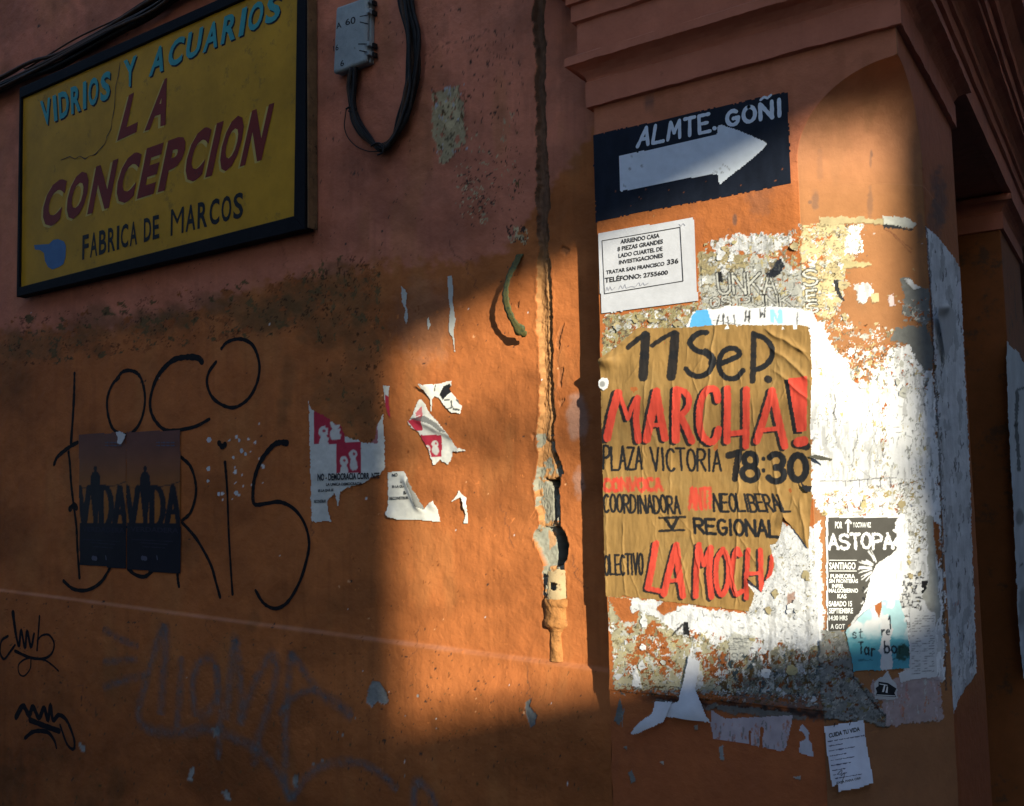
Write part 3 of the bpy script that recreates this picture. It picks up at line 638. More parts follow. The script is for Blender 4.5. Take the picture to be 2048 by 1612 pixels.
# outlined lettering of an old concert bill
def outl(txt, q, w1=8, w2=4, fc=LG*1.25):
    P_.text(txt, q, w1, INK, .95, .8); P_.text(txt, q, w2, fc, .95, .8)
outl('UNKA', [(1434, 548), (1550, 545), (1552, 586), (1438, 588)])
outl('OS', [(1420, 596), (1462, 592), (1462, 612), (1422, 616)], 6, 3)
outl('PUNK', [(1478, 594), (1580, 590), (1582, 612), (1480, 614)], 6, 3)
outl('S', [(1606, 540), (1634, 540), (1634, 570), (1606, 572)]); outl('E', [(1612, 582), (1632, 580), (1632, 600), (1612, 602)]); outl('S', [(1612, 608), (1636, 606), (1636, 624), (1612, 626)], 6, 3)
P_.fill([(1436, 544), (1444, 543), (1446, 564), (1436, 564)], INK, 1, 1)
m = P_.fill([(1532, 545), (1545, 540), (1552, 520), (1562, 516), (1568, 530), (1562, 546), (1556, 552), (1535, 556)], np.array((.02, .022, .03)), 3, 3)
ink([(1400, 530), (1600, 520), (1680, 560), (1680, 625), (1400, 630)], 160, 57, (3, 14), (1, 2.2), GREY*.3, .75, (-.4, .4), .4)
ink([(1600, 450), (1700, 450), (1700, 560), (1600, 560)], 60, 58, (3, 12), (1, 2.2), np.array((.16, .12, .06)), .75, (-.6, .6), .3)
P_.fill([(1668, 560), (1676, 558), (1682, 590), (1692, 602), (1680, 600), (1670, 580)], INK*1.5, 2, 2)
# specks of old glue
r = random.Random(8)
for i in range(260):
    cx = r.uniform(1200, 1880); cy = r.uniform(430, 1440); P_.line([(cx, cy), (cx+r.uniform(-3, 3), cy+r.uniform(-2, 3))], r.uniform(1, 3), r.choice([GREY*.4, INK*3, WHITE*.8, BEIGE]), .6, 1)
wm = (P_.c.min(1) > .45)
st_ = (.80+.30*fbm(px/5, py/60, 91, 4))*(.85+.28*fbm(px/60, py/60, 92, 4)); P_.c[wm] *= np.clip(st_, .5, 1.05)[wm][:, None]
wm2 = wm & (fbm(px/9, py/34, 93, 5) > .62); P_.c[wm2] = P_.c[wm2]*.6+np.array((.26, .25, .24))*.3
# keep flat where sheets lie on top
for Q in ([(1180, 170), (1590, 170), (1590, 450), (1180, 450)], [(1185, 430), (1400, 425), (1405, 632), (1190, 640)], [(1195, 640), (1630, 640), (1630, 1060), (1500, 1225), (1200, 1200)], [(1365, 605), (1640, 605), (1640, 660), (1365, 660)],
          [(1645, 1025), (1800, 1025), (1822, 1345), (1695, 1345), (1645, 1265)]):
    m = P_.mask(Q); P_.h[m] = np.minimum(P_.h[m], 0)
P_.h += (fbm(px/30, py/30, 66, 4)-.5)*.0016*(py > 430)
pv = pil_pos(U, Zp, P_.h)
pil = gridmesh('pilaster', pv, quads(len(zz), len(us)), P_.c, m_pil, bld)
pil_body = [(XL, 0), (XL, YW+.02)]
V = []; F = []
zl = [i*.12 for i in range(22)]; zl[-1] = 2.52
for z in zl: V += [(XL+.004*vn(z*22, 0, 3), 0.0, z), (XL, YW+.03, z)]
for i in range(len(zl)-1): F.append([2*i+1, 2*i, 2*i+2, 2*i+3])
b = len(V)
for z in zl: V += [(XC, YE, z), (XC-.6, YE, z)]
for i in range(len(zl)-1): F.append([b+2*i, b+2*i+1, b+2*i+3, b+2*i+2])
pydata('pilaster_return', V, F, mat('return_paint', tuple(ORANGE*.8), dirt=((.09, .06, .03), 14, .6, .5)), bld)

# ---- mouldings wrap the pilaster: profile (offset, height)
def sweep(name, prof, y_end, m, x_left=XL, y0=0.0, xc=XC, yend_cap=True, left=True, parent=bld):
    """profile run round the pilaster; the run is cut fine and slightly wavy like hand-drawn plaster"""
    V = []; F = []; n = len(prof); path = [((x_left, YW+.05), (-1, 0)), ((x_left, y0), (-1, -1))]
    path += [((x_left+(xc-x_left)*t, y0), (0, -1)) for t in np.linspace(.01, .99, 90)]+[((xc, y0), (1, -1))]
    path += [((xc, y0+(y_end-y0)*t), (1, 0)) for t in np.linspace(.01, .99, 70)]
    path += [((xc, y_end), (1, 1)), ((xc-.3, y_end), (0, 1))] if yend_cap else [((xc, y_end), (1, 0))]
    for (p, d_) in path:
        for i, (o, z) in enumerate(prof):
            q = p[0]*9+p[1]*9; wo = (float(vn(q*3, i*3.3, 6))-.5)*.0030+(float(vn(q*14, i*5.1, 7))-.5)*.0016; wz = (float(vn(q*3, i*1.7, 8))-.5)*.0030+(float(vn(q*17, i*2.9, 9))-.5)*.0014
            if o == 0 and i == 0: wo = -.002
            V.append((p[0]+d_[0]*(o+wo), p[1]+d_[1]*(o+wo), z+wz))
    for k in range(len(path)-1):
        for i in range(n-1):
            a = k*n+i; F.append([a, a+1, a+n+1, a+n])
    return pydata(name, V, F, m, parent)
low_prof = [(0, 2.512), (.013, 2.514), (.013, 2.578), (.008, 2.581), (.010, 2.588), (.014, 2.596), (.021, 2.604), (.031, 2.611), (.043, 2.616), (.052, 2.619), (.052, 2.640), (.030, 2.652)]
up_prof = [(.0, 2.650), (.026, 2.651), (.026, 2.735), (.036, 2.738), (.036, 2.782), (.046, 2.785), (.046, 2.806), (.050, 2.814), (.060, 2.824), (.076, 2.832), (.09, 2.836), (.09, 2.86), (.10, 2.862), (.10, 2.91), (.115, 2.913), (.115, 2.96), (.14, 2.99), (.17, 3.0), (.17, 3.05), (.06, 3.08), (.05, 4.2), (.03, 7.2)]
cap = sweep('capital', low_prof, YE, m_capital)
ent = sweep('entablature', up_prof, 9.0, m_capital, yend_cap=False)
# soffit over the doorways and upper body
boxo('lintel_soffit', XC-.6, XC+.02, YE-.02, 9.0, 2.656, 2.70, m_capital, bld)
# second pilaster down the side street
y2 = 2.05
pz = [(XC-.02, y2, 0)]
p2 = boxo('pilaster', XC-.62, XC-.022, y2, y2+.75, 0, 2.53, mat('pilaster_paint_old', tuple(ORANGE*.62), dirt=((.08, .05, .03), 10, .55, .7)), bld, .006)
def cap2(name, prof):
    V = []; F = []; n = len(prof)
    for k in range(4):
        for (o, z) in prof:
            V.append([(XC-.62, y2-o, z), (XC-.022+o, y2-o, z), (XC-.022+o, y2+.75+o, z), (XC-.62, y2+.75+o, z)][k])
    for k in range(3):
        for i in range(n-1):
            a = k*n+i; F.append([a, a+1, a+n+1, a+n])
    return pydata(name, V, F, m_capital, bld)
cap2('capital', low_prof)
# body of the building behind the faces
boxo('building_core', -12, XC-.36, .20, 9.0, 0, 7.2, mat('core_plaster', (.10, .05, .03)), bld)
# dark door in the recess between the pilasters
door = thing('street_door', 'dark recessed wooden door between the two side street pilasters', 'door', (XC-.3, 1.4, 0))
boxo('door_leaf', XC-.357, XC-.31, YE+.03, 1.98, .05, 2.5, m_dark, door)
for k in range(3):
    for j in range(2):
        boxo('door_panel', XC-.309, XC-.298, YE+.12+j*.6, YE+.12+j*.6+.46, .3+k*.72, .3+k*.72+.58, m_dark, door, .004)

# ================================================================== SHEETS
def sheet(name, outline, plane, res, paint, material, lift=.0012, relief=None, parent=None, j=0.0, k=0.0, base=WHITE, keep_all=False, wavy=.0012, wsc=25):
    pts = [plane.at(x, y, lift) for x, y in outline]; sz = [plane.sz(p) for p in pts]
    s0 = min(p[0] for p in sz)-.006; s1 = max(p[0] for p in sz)+.006; z0 = min(p[1] for p in sz)-.006; z1 = max(p[1] for p in sz)+.006
    a = np.arange(s0, s1, res); b = np.arange(z0, z1, res); AA, BB = np.meshgrid(a, b); A_ = AA.ravel(); B_ = BB.ravel()
    x, y, z = plane.xyz(A_, B_, lift)
    x = x+0*A_; y = y+0*A_; z = z+0*A_
    qx, qy = toP(x, y, z)
    p = Paint(qx, qy, base)
    ins = p.mask(outline, j, k)
    if paint: paint(p)
    dh = (fbm(A_*wsc, B_*wsc, len(name), 3))*wavy
    if relief is not None: dh = dh+relief(p, A_, B_)
    dh = dh+p.h
    x = x+plane.n[0]*dh; y = y+plane.n[1]*dh
    Fq = quads(len(b), len(a)); cnt = ins[Fq].sum(1); Fq = Fq[cnt >= 3]
    used = np.unique(Fq); mp = -np.ones(len(A_), int); mp[used] = np.arange(len(used))
    V = np.stack([x, y, z], 1)[used]
    return gridmesh(name, V, mp[Fq], p.c[used], material, parent)

def ribbon(V, F, pts3, widths, n, bias=0.0, fade=None):
    """flat painted stroke on a surface; pts3: points; widths in metres; n: surface normal"""
    pts3 = [np.asarray(p, float)+n*bias for p in pts3]; b = len(V); L = len(pts3)
    for i, p in enumerate(pts3):
        t = pts3[min(i+1, L-1)]-pts3[max(i-1, 0)]; t -= n*np.dot(t, n); t /= np.linalg.norm(t)+1e-9
        s = np.cross(t, n); w = widths[i] if hasattr(widths, '__len__') else widths
        V += [tuple(p-s*w/2), tuple(p), tuple(p+s*w/2)]
        if fade is not None: fade += [0.0, 1.0, 0.0]
    for i in range(L-1):
        a = b+3*i
        F += [[a, a+1, a+4, a+3], [a+1, a+2, a+5, a+4]]
    # round ends
    if fade is None:
        for e in (0, L-1):
            p = pts3[e]; t = pts3[1]-pts3[0] if e == 0 else pts3[-1]-pts3[-2]; t /= np.linalg.norm(t)+1e-9
            if e == 0: t = -t
            s = np.cross(t, n); w = (widths[e] if hasattr(widths, '__len__') else widths)/2; c = len(V)
            V.append(tuple(p)); ring = [p+s*w*cos(q)+t*w*sin(q) for q in [math.pi*i/6 for i in range(7)]]
            V += [tuple(v) for v in ring]
            for i in range(6): F.append([c, c+1+i, c+2+i])
def stroke_obj(name, strokes, plane, m, lift=.0008, parent=None, smooth_n=5, wmul=1.0, fade=False, jitter=.12):
    """strokes: list of (points px, width px or list)"""
    V = []; F = []; fd = [] if fade else None; rr = random.Random(len(strokes))
    if smooth_n <= 1:
        out = []
        for pts, wd in strokes:
            cur = [pts[0]]
            for a, b, c in zip(pts[:-2], pts[1:-1], pts[2:]):
                cur.append(b); v1 = (b[0]-a[0], b[1]-a[1]); v2 = (c[0]-b[0], c[1]-b[1])
                cs = (v1[0]*v2[0]+v1[1]*v2[1])/(math.hypot(*v1)*math.hypot(*v2)+1e-9)
                if cs < .72: out.append((cur, wd)); cur = [b]
            cur.append(pts[-1]); out.append((cur, wd))
        strokes = out
    for si, (pts, wd) in enumerate(strokes):
        pp = spline([(x, y) for x, y in pts], smooth_n) if len(pts) > 2 and smooth_n > 1 else [np.array(p, float) for p in pts]
        if len(pts) == 2: pp = [np.array(pts[0], float)*(1-t)+np.array(pts[1], float)*t for t in np.linspace(0, 1, 9)]
        P3 = [plane.at(p[0], p[1], lift+si*.00008) for p in pp]
        ws = []
        for i, p in enumerate(pp):
            q = plane.at(p[0], p[1]+1, lift); pxm = np.linalg.norm(q-plane.at(p[0], p[1], lift))
            w0 = wd if not hasattr(wd, '__len__') else np.interp(i/(len(pp)-1), np.linspace(0, 1, len(wd)), wd)
            ws.append(w0*pxm*wmul*(1+rr.uniform(-jitter, jitter)))
        ribbon(V, F, P3, ws, plane.n, 0, fd)
    o = pydata(name, V, F, m, parent)
    if fade:
        a = o.data.attributes.new('Fade', 'FLOAT', 'POINT'); a.data.foreach_set('value', fd)
    return o
def poly_obj(name, polys, plane, m, lift=.0008, parent=None):
    V = []; F = []
    for i, P in enumerate(polys):
        b = len(V); V += [tuple(plane.at(x, y, lift+i*.00006)) for x, y in P]; F.append(list(range(b, b+len(P))))
    return pydata(name, V, F, m, parent)
_glyphs = {}
def glyph(txt, bold):
    if (txt, bold) not in _glyphs:
        cu = bpy.data.curves.new('t', 'FONT'); cu.body = txt; cu.offset = bold; cu.resolution_u = 3; cu.fill_mode = 'FRONT'
        ob = bpy.data.objects.new('t', cu); COL.objects.link(ob)
        dg = bpy.context.evaluated_depsgraph_get(); me = bpy.data.meshes.new_from_object(ob.evaluated_get(dg))
        n = len(me.vertices); co = np.empty(n*3); me.vertices.foreach_get('co', co); co = co.reshape(-1, 3)[:, :2]
        lo = co.min(0); co = (co-lo)/(co.max(0)-lo)
        _glyphs[(txt, bold)] = (co, [list(p.vertices) for p in me.polygons])
        bpy.data.objects.remove(ob); bpy.data.curves.remove(cu); bpy.data.meshes.remove(me)
    return _glyphs[(txt, bold)]
def font_obj(name, lines, plane, m, lift=.001, parent=None, bold=.02):
    """lines: (text, quad TL TR BR BL in px): set type laid on a surface, one part per line"""
    for txt, q in lines:
        co, F = glyph(txt, bold)
        V = [tuple(plane.at(*bil(q, c[0], c[1]), lift)) for c in co]
        pydata(name, V, F, m, parent)
WID = {'I': .34, 'M': 1.3, 'N': 1.1, ' ': .5, 'E': .85, 'F': .85, 'L': .8, '.': .3}
def letters(name, txt, q, plane, m, lift, parent, bold=.03, gap=.22):
    """signwriter's block letters: every letter a part, all of one width"""
    W = [WID.get(c, 1.0) for c in txt]; tot = sum(W)+gap*(len(txt)-1); x = 0
    for c, w_ in zip(txt, W):
        if c != ' ':
            u0, u1 = x/tot, (x+w_)/tot
            font_obj(name, [(c, [bil(q, u0, 1), bil(q, u1, 1), bil(q, u1, 0), bil(q, u0, 0)])], plane, m, lift, parent, 0.0 if c == 'M' else bold)
        x += w_+gap

# ------------------------------------------------ kraft march poster
KP = [(1200, 722), (1215, 708), (1231, 695), (1255, 673), (1276, 655), (1320, 656), (1367, 655), (1410, 651), (1460, 648), (1510, 650), (1553, 649), (1600, 650), (1617, 652), (1622, 680), (1624, 760), (1621, 850), (1623, 920), (1623, 968), (1624, 1000), (1621, 1040), (1618, 1098), (1608, 1085), (1597, 1070),
      (1585, 1056), (1568, 1033), (1565, 1050), (1559, 1073), (1550, 1089), (1539, 1089), (1546, 1110), (1550, 1129), (1544, 1148), (1530, 1163), (1524, 1185), (1512, 1172), (1494, 1155), (1500, 1172), (1510, 1188), (1504, 1207), (1497, 1223), (1400, 1211), (1300, 1199), (1256, 1194), (1246, 1190), (1240, 1196), (1211, 1193), (1209, 1129), (1206, 1000), (1203, 850)]
KK = INK
def kraft(p):
    p.c *= (.86+.28*fbm(p.x/50, p.y/20, 2, 4))[:, None]
    st = sm(.55, .72, fbm(p.x/7, p.y/70, 6, 4)); p.c = p.c*(1-.3*st[:, None])+np.array((.14, .082, .03))*.3*st[:, None]
    st = sm(.55, .72, fbm(p.x/40, p.y/45, 16, 4)); p.c = p.c*(1-.35*st[:, None])+np.array((.30, .19, .07))*.35*st[:, None]
    wl = lambda pts, w, c=KK, a=.97: p.line(pts, w, c, a, .8)
    cv = lambda pts: [tuple(q) for q in spline(pts, 5)]
    wl([(1256, 695), (1275, 679), (1293, 668)], 10); wl([(1291, 671), (1289, 710), (1286, 754)], 19)
    wl([(1304, 691), (1326, 676), (1348, 665)], 9); wl([(1350, 670), (1347, 710), (1342, 753)], 19)
    wl(cv([(1413, 665), (1396, 667), (1380, 684), (1390, 699), (1415, 709), (1425, 722), (1418, 743), (1398, 753), (1380, 747), (1372, 738)]), 11)
    wl(cv([(1412, 704), (1424, 716), (1424, 728)]), 15)
    wl(cv([(1442, 727), (1462, 719), (1479, 709), (1471, 698), (1454, 698), (1441, 712), (1438, 735), (1450, 754), (1470, 757), (1486, 741)]), 11)
    wl([(1507, 668), (1507, 710), (1505, 762)], 12); wl(cv([(1508, 669), (1528, 676), (1544, 695), (1542, 716), (1527, 733), (1508, 740)]), 11)
    wl([(1535, 758), (1537, 759)], 15)
    big = [([(1215, 876), (1224, 830), (1236, 786)], 19), ([(1240, 792), (1248, 814), (1256, 838)], 11), ([(1256, 838), (1263, 816), (1272, 796)], 11), ([(1275, 796), (1272, 840), (1277, 881)], 16),
           ([(1294, 879), (1304, 826), (1313, 783)], 19), ([(1313, 783), (1321, 830), (1330, 876)], 18), ([(1302, 850), (1324, 850)], 11),
           ([(1352, 880), (1352, 830), (1354, 780)], 19), (cv([(1354, 779), (1370, 784), (1378, 800), (1374, 818), (1360, 832)]), 15), ([(1362, 834), (1374, 858), (1384, 882)], 17),
           (cv([(1436, 800), (1431, 780), (1416, 779), (1403, 800), (1399, 835), (1404, 868), (1420, 884), (1432, 876), (1437, 858)]), 17),
           ([(1455, 777), (1455, 830), (1454, 882)], 17), ([(1493, 779), (1493, 830), (1492, 892)], 17), ([(1455, 868), (1492, 864)], 14),
           ([(1514, 882), (1530, 830), (1544, 782)], 17), ([(1544, 782), (1556, 836), (1570, 892)], 18), ([(1524, 860), (1556, 857)], 12)]
    for pts, wd in big: wl([(x-6, y+3) for x, y in pts], wd-2)
    p.fill([(1568, 760), (1600, 756), (1604, 868), (1586, 868)], KK); wl([(1590, 888), (1612, 892)], 18)
    for pts, wd in big: wl(pts, wd-3, RED*(.9+.2*random.random()))
    p.fill([(1576, 757), (1615, 752), (1613, 862), (1594, 864)], RED, .5, .5); wl([(1597, 884), (1607, 882)], 20, RED)
    T = p.text
    T('PLAZA', [(1207, 893), (1283, 895), (1284, 938), (1207, 939)], 5, KK, 1, .6, .08, 2)
    T('VICTORIA', [(1301, 896), (1441, 900), (1442, 941), (1304, 941)], 5, KK, 1, .6, .06, 3)
    wl([(1457, 911), (1478, 905), (1470, 957)], 14)
    T('8', [(1486, 905), (1516, 908), (1516, 962), (1484, 960)], 12, KK); T(':', [(1521, 903), (1533, 903), (1533, 958), (1521, 958)], 8, KK)
    T('3', [(1538, 908), (1570, 908), (1570, 964), (1536, 962)], 13, KK); T('0', [(1580, 910), (1612, 911), (1612, 960), (1580, 960)], 14, KK)
    T('CONVOCA', [(1209, 958), (1322, 957), (1324, 980), (1209, 981)], 8, RED*.95, .55, 2, .1, 4)
    T('CONVOCA', [(1209, 958), (1322, 957), (1324, 980), (1209, 981)], 4, RED, .6, 1.5, .1, 4)
    T('COORDINADORA', [(1207, 990), (1357, 992), (1360, 1026), (1208, 1025)], 4.6, KK, 1, .6, .08, 5)
    T('ANTI', [(1378, 978), (1421, 978), (1422, 1016), (1379, 1018)], 8, RED, .55, 2, .1, 6); T('ANTI', [(1378, 978), (1421, 978), (1422, 1016), (1379, 1018)], 5, RED, .7, 1.5, .1, 6)
    T('NEOLIBERAL', [(1427, 987), (1566, 990), (1580, 1023), (1428, 1022)], 5, KK, 1, .6, .06, 7)
    wl([(1318, 1036), (1370, 1034)], 5); wl([(1319, 1062), (1368, 1060)], 5); wl([(1330, 1037), (1344, 1058), (1355, 1036)], 7)
    T('REGIONAL', [(1388, 1038), (1555, 1042), (1557, 1074), (1390, 1066)], 6.5, KK, 1, .6, .05, 8)
    T('OLECTIVO', [(1209, 1112), (1285, 1106), (1286, 1148), (1210, 1150)], 4.4, KK, 1, .6, .08, 9)
    big2 = [([(1312, 1087), (1305, 1130), (1296, 1176)], 15), ([(1297, 1177), (1320, 1182)], 12), ([(1328, 1188), (1340, 1138), (1353, 1090)], 15), ([(1353, 1090), (1358, 1140), (1366, 1192)], 15), ([(1336, 1162), (1360, 1160)], 10),
            ([(1392, 1192), (1393, 1140), (1398, 1090)], 14), ([(1398, 1090), (1408, 1130)], 11), ([(1408, 1130), (1420, 1095)], 11), ([(1422, 1096), (1418, 1145), (1423, 1194)], 14),
            (cv([(1446, 1098), (1434, 1120), (1433, 1165), (1444, 1190), (1456, 1165), (1456, 1120), (1446, 1098)]), 12), (cv([(1480, 1110), (1474, 1098), (1467, 1120), (1464, 1160), (1472, 1188), (1484, 1182)]), 12),
            ([(1496, 1100), (1494, 1150), (1493, 1196)], 12), ([(1521, 1100), (1522, 1140), (1524, 1180)], 12), ([(1496, 1147), (1522, 1146)], 9), ([(1545, 1112), (1542, 1140), (1536, 1160)], 11)]
    for pts, wd in big2: wl([(x-5, y+3) for x, y in pts], wd-2)
    for pts, wd in big2: wl(pts, wd-2, RED)
def folds(p, A_, B_):
    h = (fbm(p.x/26, p.y/60, 12, 4)-.5)*.0040+(fbm(p.x/7, p.y/30, 14, 3)-.5)*.0012
    r = random.Random(4)
    def crease(ax, ay, bx, by, hgt, wd):
        L = math.hypot(bx-ax, by-ay); nx, ny = -(by-ay)/L, (bx-ax)/L
        wob = (fbm(p.x/20, p.y/20, 3, 2)-.5)*7
        t = ((p.x-ax)*(bx-ax)+(p.y-ay)*(by-ay))/L; d = (p.x-ax)*nx+(p.y-ay)*ny+wob
        return hgt*np.exp(-abs(d/wd)**1.3)*sm(-10, 15, t)*sm(L+10, L-15, t)
    for (a, b, c, d, hh, ww) in [(1430, 650, 1400, 900, .0026, 2.5), (1530, 660, 1612, 705, .005, 5), (1535, 690, 1620, 760, .004, 5), (1548, 740, 1618, 800, .003, 4), (1245, 1040, 1248, 1190, .002, 2), (1246, 1190, 1256, 1194, .002, 3),
                                 (1480, 900, 1470, 1215, .002, 2), (1345, 760, 1340, 1050, .0016, 2), (1290, 750, 1284, 1000, .0016, 2), (1380, 1060, 1410, 1200, .0018, 2), (1350, 1080, 1385, 1200, .0016, 2), (1505, 800, 1520, 1000, .0018, 2),
                                 (1540, 900, 1572, 1060, .002, 3), (1600, 1000, 1612, 1095, .003, 4), (1215, 900, 1212, 1190, .0018, 3), (1235, 690, 1290, 665, .003, 5), (1206, 730, 1250, 700, .004, 6), (1450, 1100, 1480, 1210, .0015, 2), (1376, 680, 1372, 720, .0015, 2)]:
        h = h+crease(a, b, c, d, hh, ww)
    for i in range(34):
        x = r.uniform(1215, 1600); y = r.uniform(670, 1150); l = r.uniform(30, 130); t = r.gauss(1.57, .35)
        h = h+crease(x, y, x+l*cos(t), y+l*sin(t), r.uniform(.0006, .0014), r.uniform(1.2, 2.4))
    # lifted corner top left, loose torn edge
    h = h+.016*np.exp(-(np.hypot((p.x-1212)/20, (p.y-722)/13))**2)+.006*sm(30, 0, np.hypot(p.x-1500, p.y-1160))+.005*sm(24, 0, np.hypot(p.x-1568, p.y-1040))
    return h
ko = sheet('march_poster', KP, PF, .00145, kraft, m_kraft, .0016, folds, j=.8, k=1.2, base=KRAFT, wavy=0)
tag(ko, 'brown kraft paper poster announcing the 11 Sep march in black and red brush letters', 'poster')

# ------------------------------------------------ rental notice
NP = [(1194.5, 466), (1388, 433), (1397, 603), (1202, 629)]
nt_ = thing('rental_notice', 'white typed house rental notice under the painted arrow sign', 'notice', tuple(PF.at(1295, 540)))
def plain(c=1.0):
    def f(p): p.c *= c*(.93+.1*fbm(p.x/30, p.y/30, 4, 4))[:, None]
    return f
sheet('paper', NP, PF, .003, plain(1.0), m_paper, .0030, None, nt_, .3, .3, np.array((.50, .50, .53)), wavy=.0006, wsc=12)
m_type = mat('printed_ink', (.02, .02, .022), rough=.7, bump=0, var=.2, vscale=90)
font_obj('typed_text', [('ARRIENDO CASA', [(1241, 479), (1319, 466), (1319, 475), (1241, 488)]), ('8 PIEZAS GRANDES', [(1235, 494), (1326, 478), (1326, 487), (1235, 503)]),
    ('LADO CUARTEL DE', [(1237, 507.5), (1325, 492.5), (1325, 501.5), (1237, 516)]), ('INVESTIGACIONES', [(1238, 521), (1326, 506), (1326, 515), (1238, 529)]),
    ('TRATAR SAN FRANCISCO', [(1212, 541), (1329, 523), (1329, 531), (1212, 549)]), ('336', [(1334, 519), (1357, 516), (1357, 526.5), (1334, 530)]),
    ('TELÉFONO: 2755600', [(1209.5, 553), (1336, 538), (1336, 549), (1209.5, 566)])], PF, m_type, .0041, nt_, .03)
m_type2 = mat('faint_pen', (.25, .25, .3), bump=0)
stroke_obj('ruled_border', [([(1204, 481.5), (1360, 454.5)], 1.5), ([(1360, 454.5), (1366, 562)], 1.8), ([(1366, 562), (1209, 587.5)], 1.5), ([(1209, 587.5), (1204, 481.5)], 1.5)], PF, m_type, .0041, nt_, 1)
stroke_obj('handwriting', [([(1212, 582), (1214, 574), (1217, 581), (1220, 573), (1224, 580), (1230, 574)], 1), ([(1238, 578), (1241, 571), (1246, 577), (1250, 568), (1252, 576), (1262, 573), (1270, 574)], 1), ([(1272, 572), (1278, 565), (1281, 572), (1286, 565), (1289, 570), (1297, 566)], 1), ], PF, m_type2, .0041, nt_, 3)
stroke_obj('pen_mark', [([(1358, 448), (1362, 452), (1366, 447), (1370, 451)], 1.2)], PF, m_type2, .0041, nt_, 3)

# ------------------------------------------------ street direction sign painted on the pilaster
sg = thing('street_sign', 'black painted street sign reading Almte. Goñi above a fat white arrow', 'street sign', tuple(PF.at(1380, 310)))
def blk(p):
    p.c *= (.7+.6*fbm(p.x/12, p.y/30, 3, 4))[:, None]
    for i in range(30): p.line([(random.Random(i).uniform(1190, 1580), random.Random(i+50).uniform(330, 440))]*2, 2.2, ORANGE*.8, .8, 1)
SGP = [(1185, 270), (1576, 182), (1580, 280), (1582, 367), (1540, 377), (1500, 384), (1450, 394), (1400, 403), (1380, 407), (1300, 422), (1240, 434), (1191, 445)]
sheet('sign_ground', SGP, PF, .0026, blk, mat('sign_black', attr=True, rough=.5, bump=.2, var=.15), .0006, None, sg, .3, 2.4, np.array((.010, .013, .022)), wavy=0)
m_sw = mat('sign_white', (.62, .66, .72), rough=.7, bump=.3, var=.10, vscale=30, dirt=((.10, .09, .07), 42, .68, .6))
AR = [(1237, 312), (1290, 300), (1350, 287), (1400, 275), (1433, 267), (1435, 251), (1443, 249), (1470, 258), (1500, 270), (1525, 281), (1535, 287), (1525, 300), (1500, 322), (1470, 345), (1439, 370), (1435, 358), (1435, 348), (1380, 357), (1300, 372), (1240, 384), (1238, 350)]
def wht(p): p.c *= (.9+.15*fbm(p.x/30, p.y/15, 3, 4))[:, None]; [p.line([(a, b), (a+3, b+2)], 2.5, GREY*.4, .6, 2) for a, b in ((1262, 312), (1259, 336), (1283, 332), (1248, 371), (1430, 342), (1425, 345), (1450, 332), (1456, 338), (1442, 344), (1446, 330), (1438, 336))]
sheet('arrow', AR, PF, .0026, wht, m_paper, .0013, None, sg, .3, .5, np.array((.60, .64, .70)), wavy=0)
def painted(t, q, w_):
    x = 0; W_ = [NARROW.get(c, 1.15 if c == 'M' else 1) for c in t]; tot = sum(W_)+.45*(len(t)-1)
    for c, k_ in zip(t, W_):
        u0, u1 = x/tot, (x+k_)/tot; x += k_+.45
        stroke_obj('letter', [(pl, w_) for pl in text_strokes(c, [bil(q, u0, 1), bil(q, u1, 1), bil(q, u1, 0), bil(q, u0, 0)])], PF, m_sw, .0015, sg, 1)
painted('ALMTE', [(1283, 257), (1417, 228), (1420, 262), (1275, 293)], 7)
stroke_obj('full_stop', [([(1428, 256), (1430, 257)], 8)], PF, m_sw, .0015, sg, 1)
painted('GOÑI'.replace('Ñ', 'N'), [(1452, 225), (1562, 198), (1563, 231), (1454, 252)], 8)
stroke_obj('tilde', [([(1521, 200), (1528, 194), (1535, 196), (1542, 190)], 5)], PF, m_sw, .0015, sg, 1)

# ------------------------------------------------ other sheets on the pilaster
def ban(p):
    p.c *= (.95+.08*fbm(p.x/15, p.y/15, 4))[:, None]
    p.fill([(1378, 655), (1385, 628), (1398, 618), (1414, 618), (1422, 640), (1428, 656)], np.array((.10, .38, .68)), 1, 3)
    p.fill([(1540, 618), (1548, 618), (1556, 640), (1556, 618), (1564, 620), (1566, 646), (1556, 648), (1548, 632), (1548, 646), (1541, 644)], np.array((.30, .62, .82)), 1, 1)
    for pts, wd in [([(1438, 630), (1434, 650)], 3), ([(1447, 628), (1446, 650)], 3), ([(1455, 634), (1458, 652)], 3), ([(1492, 622), (1490, 642)], 3.5), ([(1499, 622), (1498, 644)], 3.5), ([(1491, 634), (1499, 634)], 3), ([(1520, 618), (1521, 634), (1525, 626), (1529, 634), (1530, 616)], 3), ([(1425, 640), (1480, 650)], 1.5), ([(1468, 630), (1470, 650)], 2.5), ([(1595, 625), (1594, 648)], 2)]: p.line(pts, wd, INK, .9, 1)
o = sheet('torn_banner', [(1370, 657), (1378, 640), (1386, 622), (1412, 617), (1440, 616), (1450, 612), (1478, 611), (1500, 616), (1540, 612), (1575, 614), (1608, 618), (1625, 622), (1634, 640), (1630, 655), (1560, 660), (1460, 660)], PF, .0022, ban, m_paper, .0010, None, None, 1.5, 2, WHITE, wavy=.0005)
tag(o, 'torn white and blue strip peeking out above the brown march poster', 'poster strip')
def wfl(p):
    p.c *= (.93+.1*fbm(p.x/12, p.y/40, 4, 4))[:, None]
    p.line([(1688, 790), (1692, 806), (1687, 826), (1693, 840)], 2.5, INK, .7, 1)
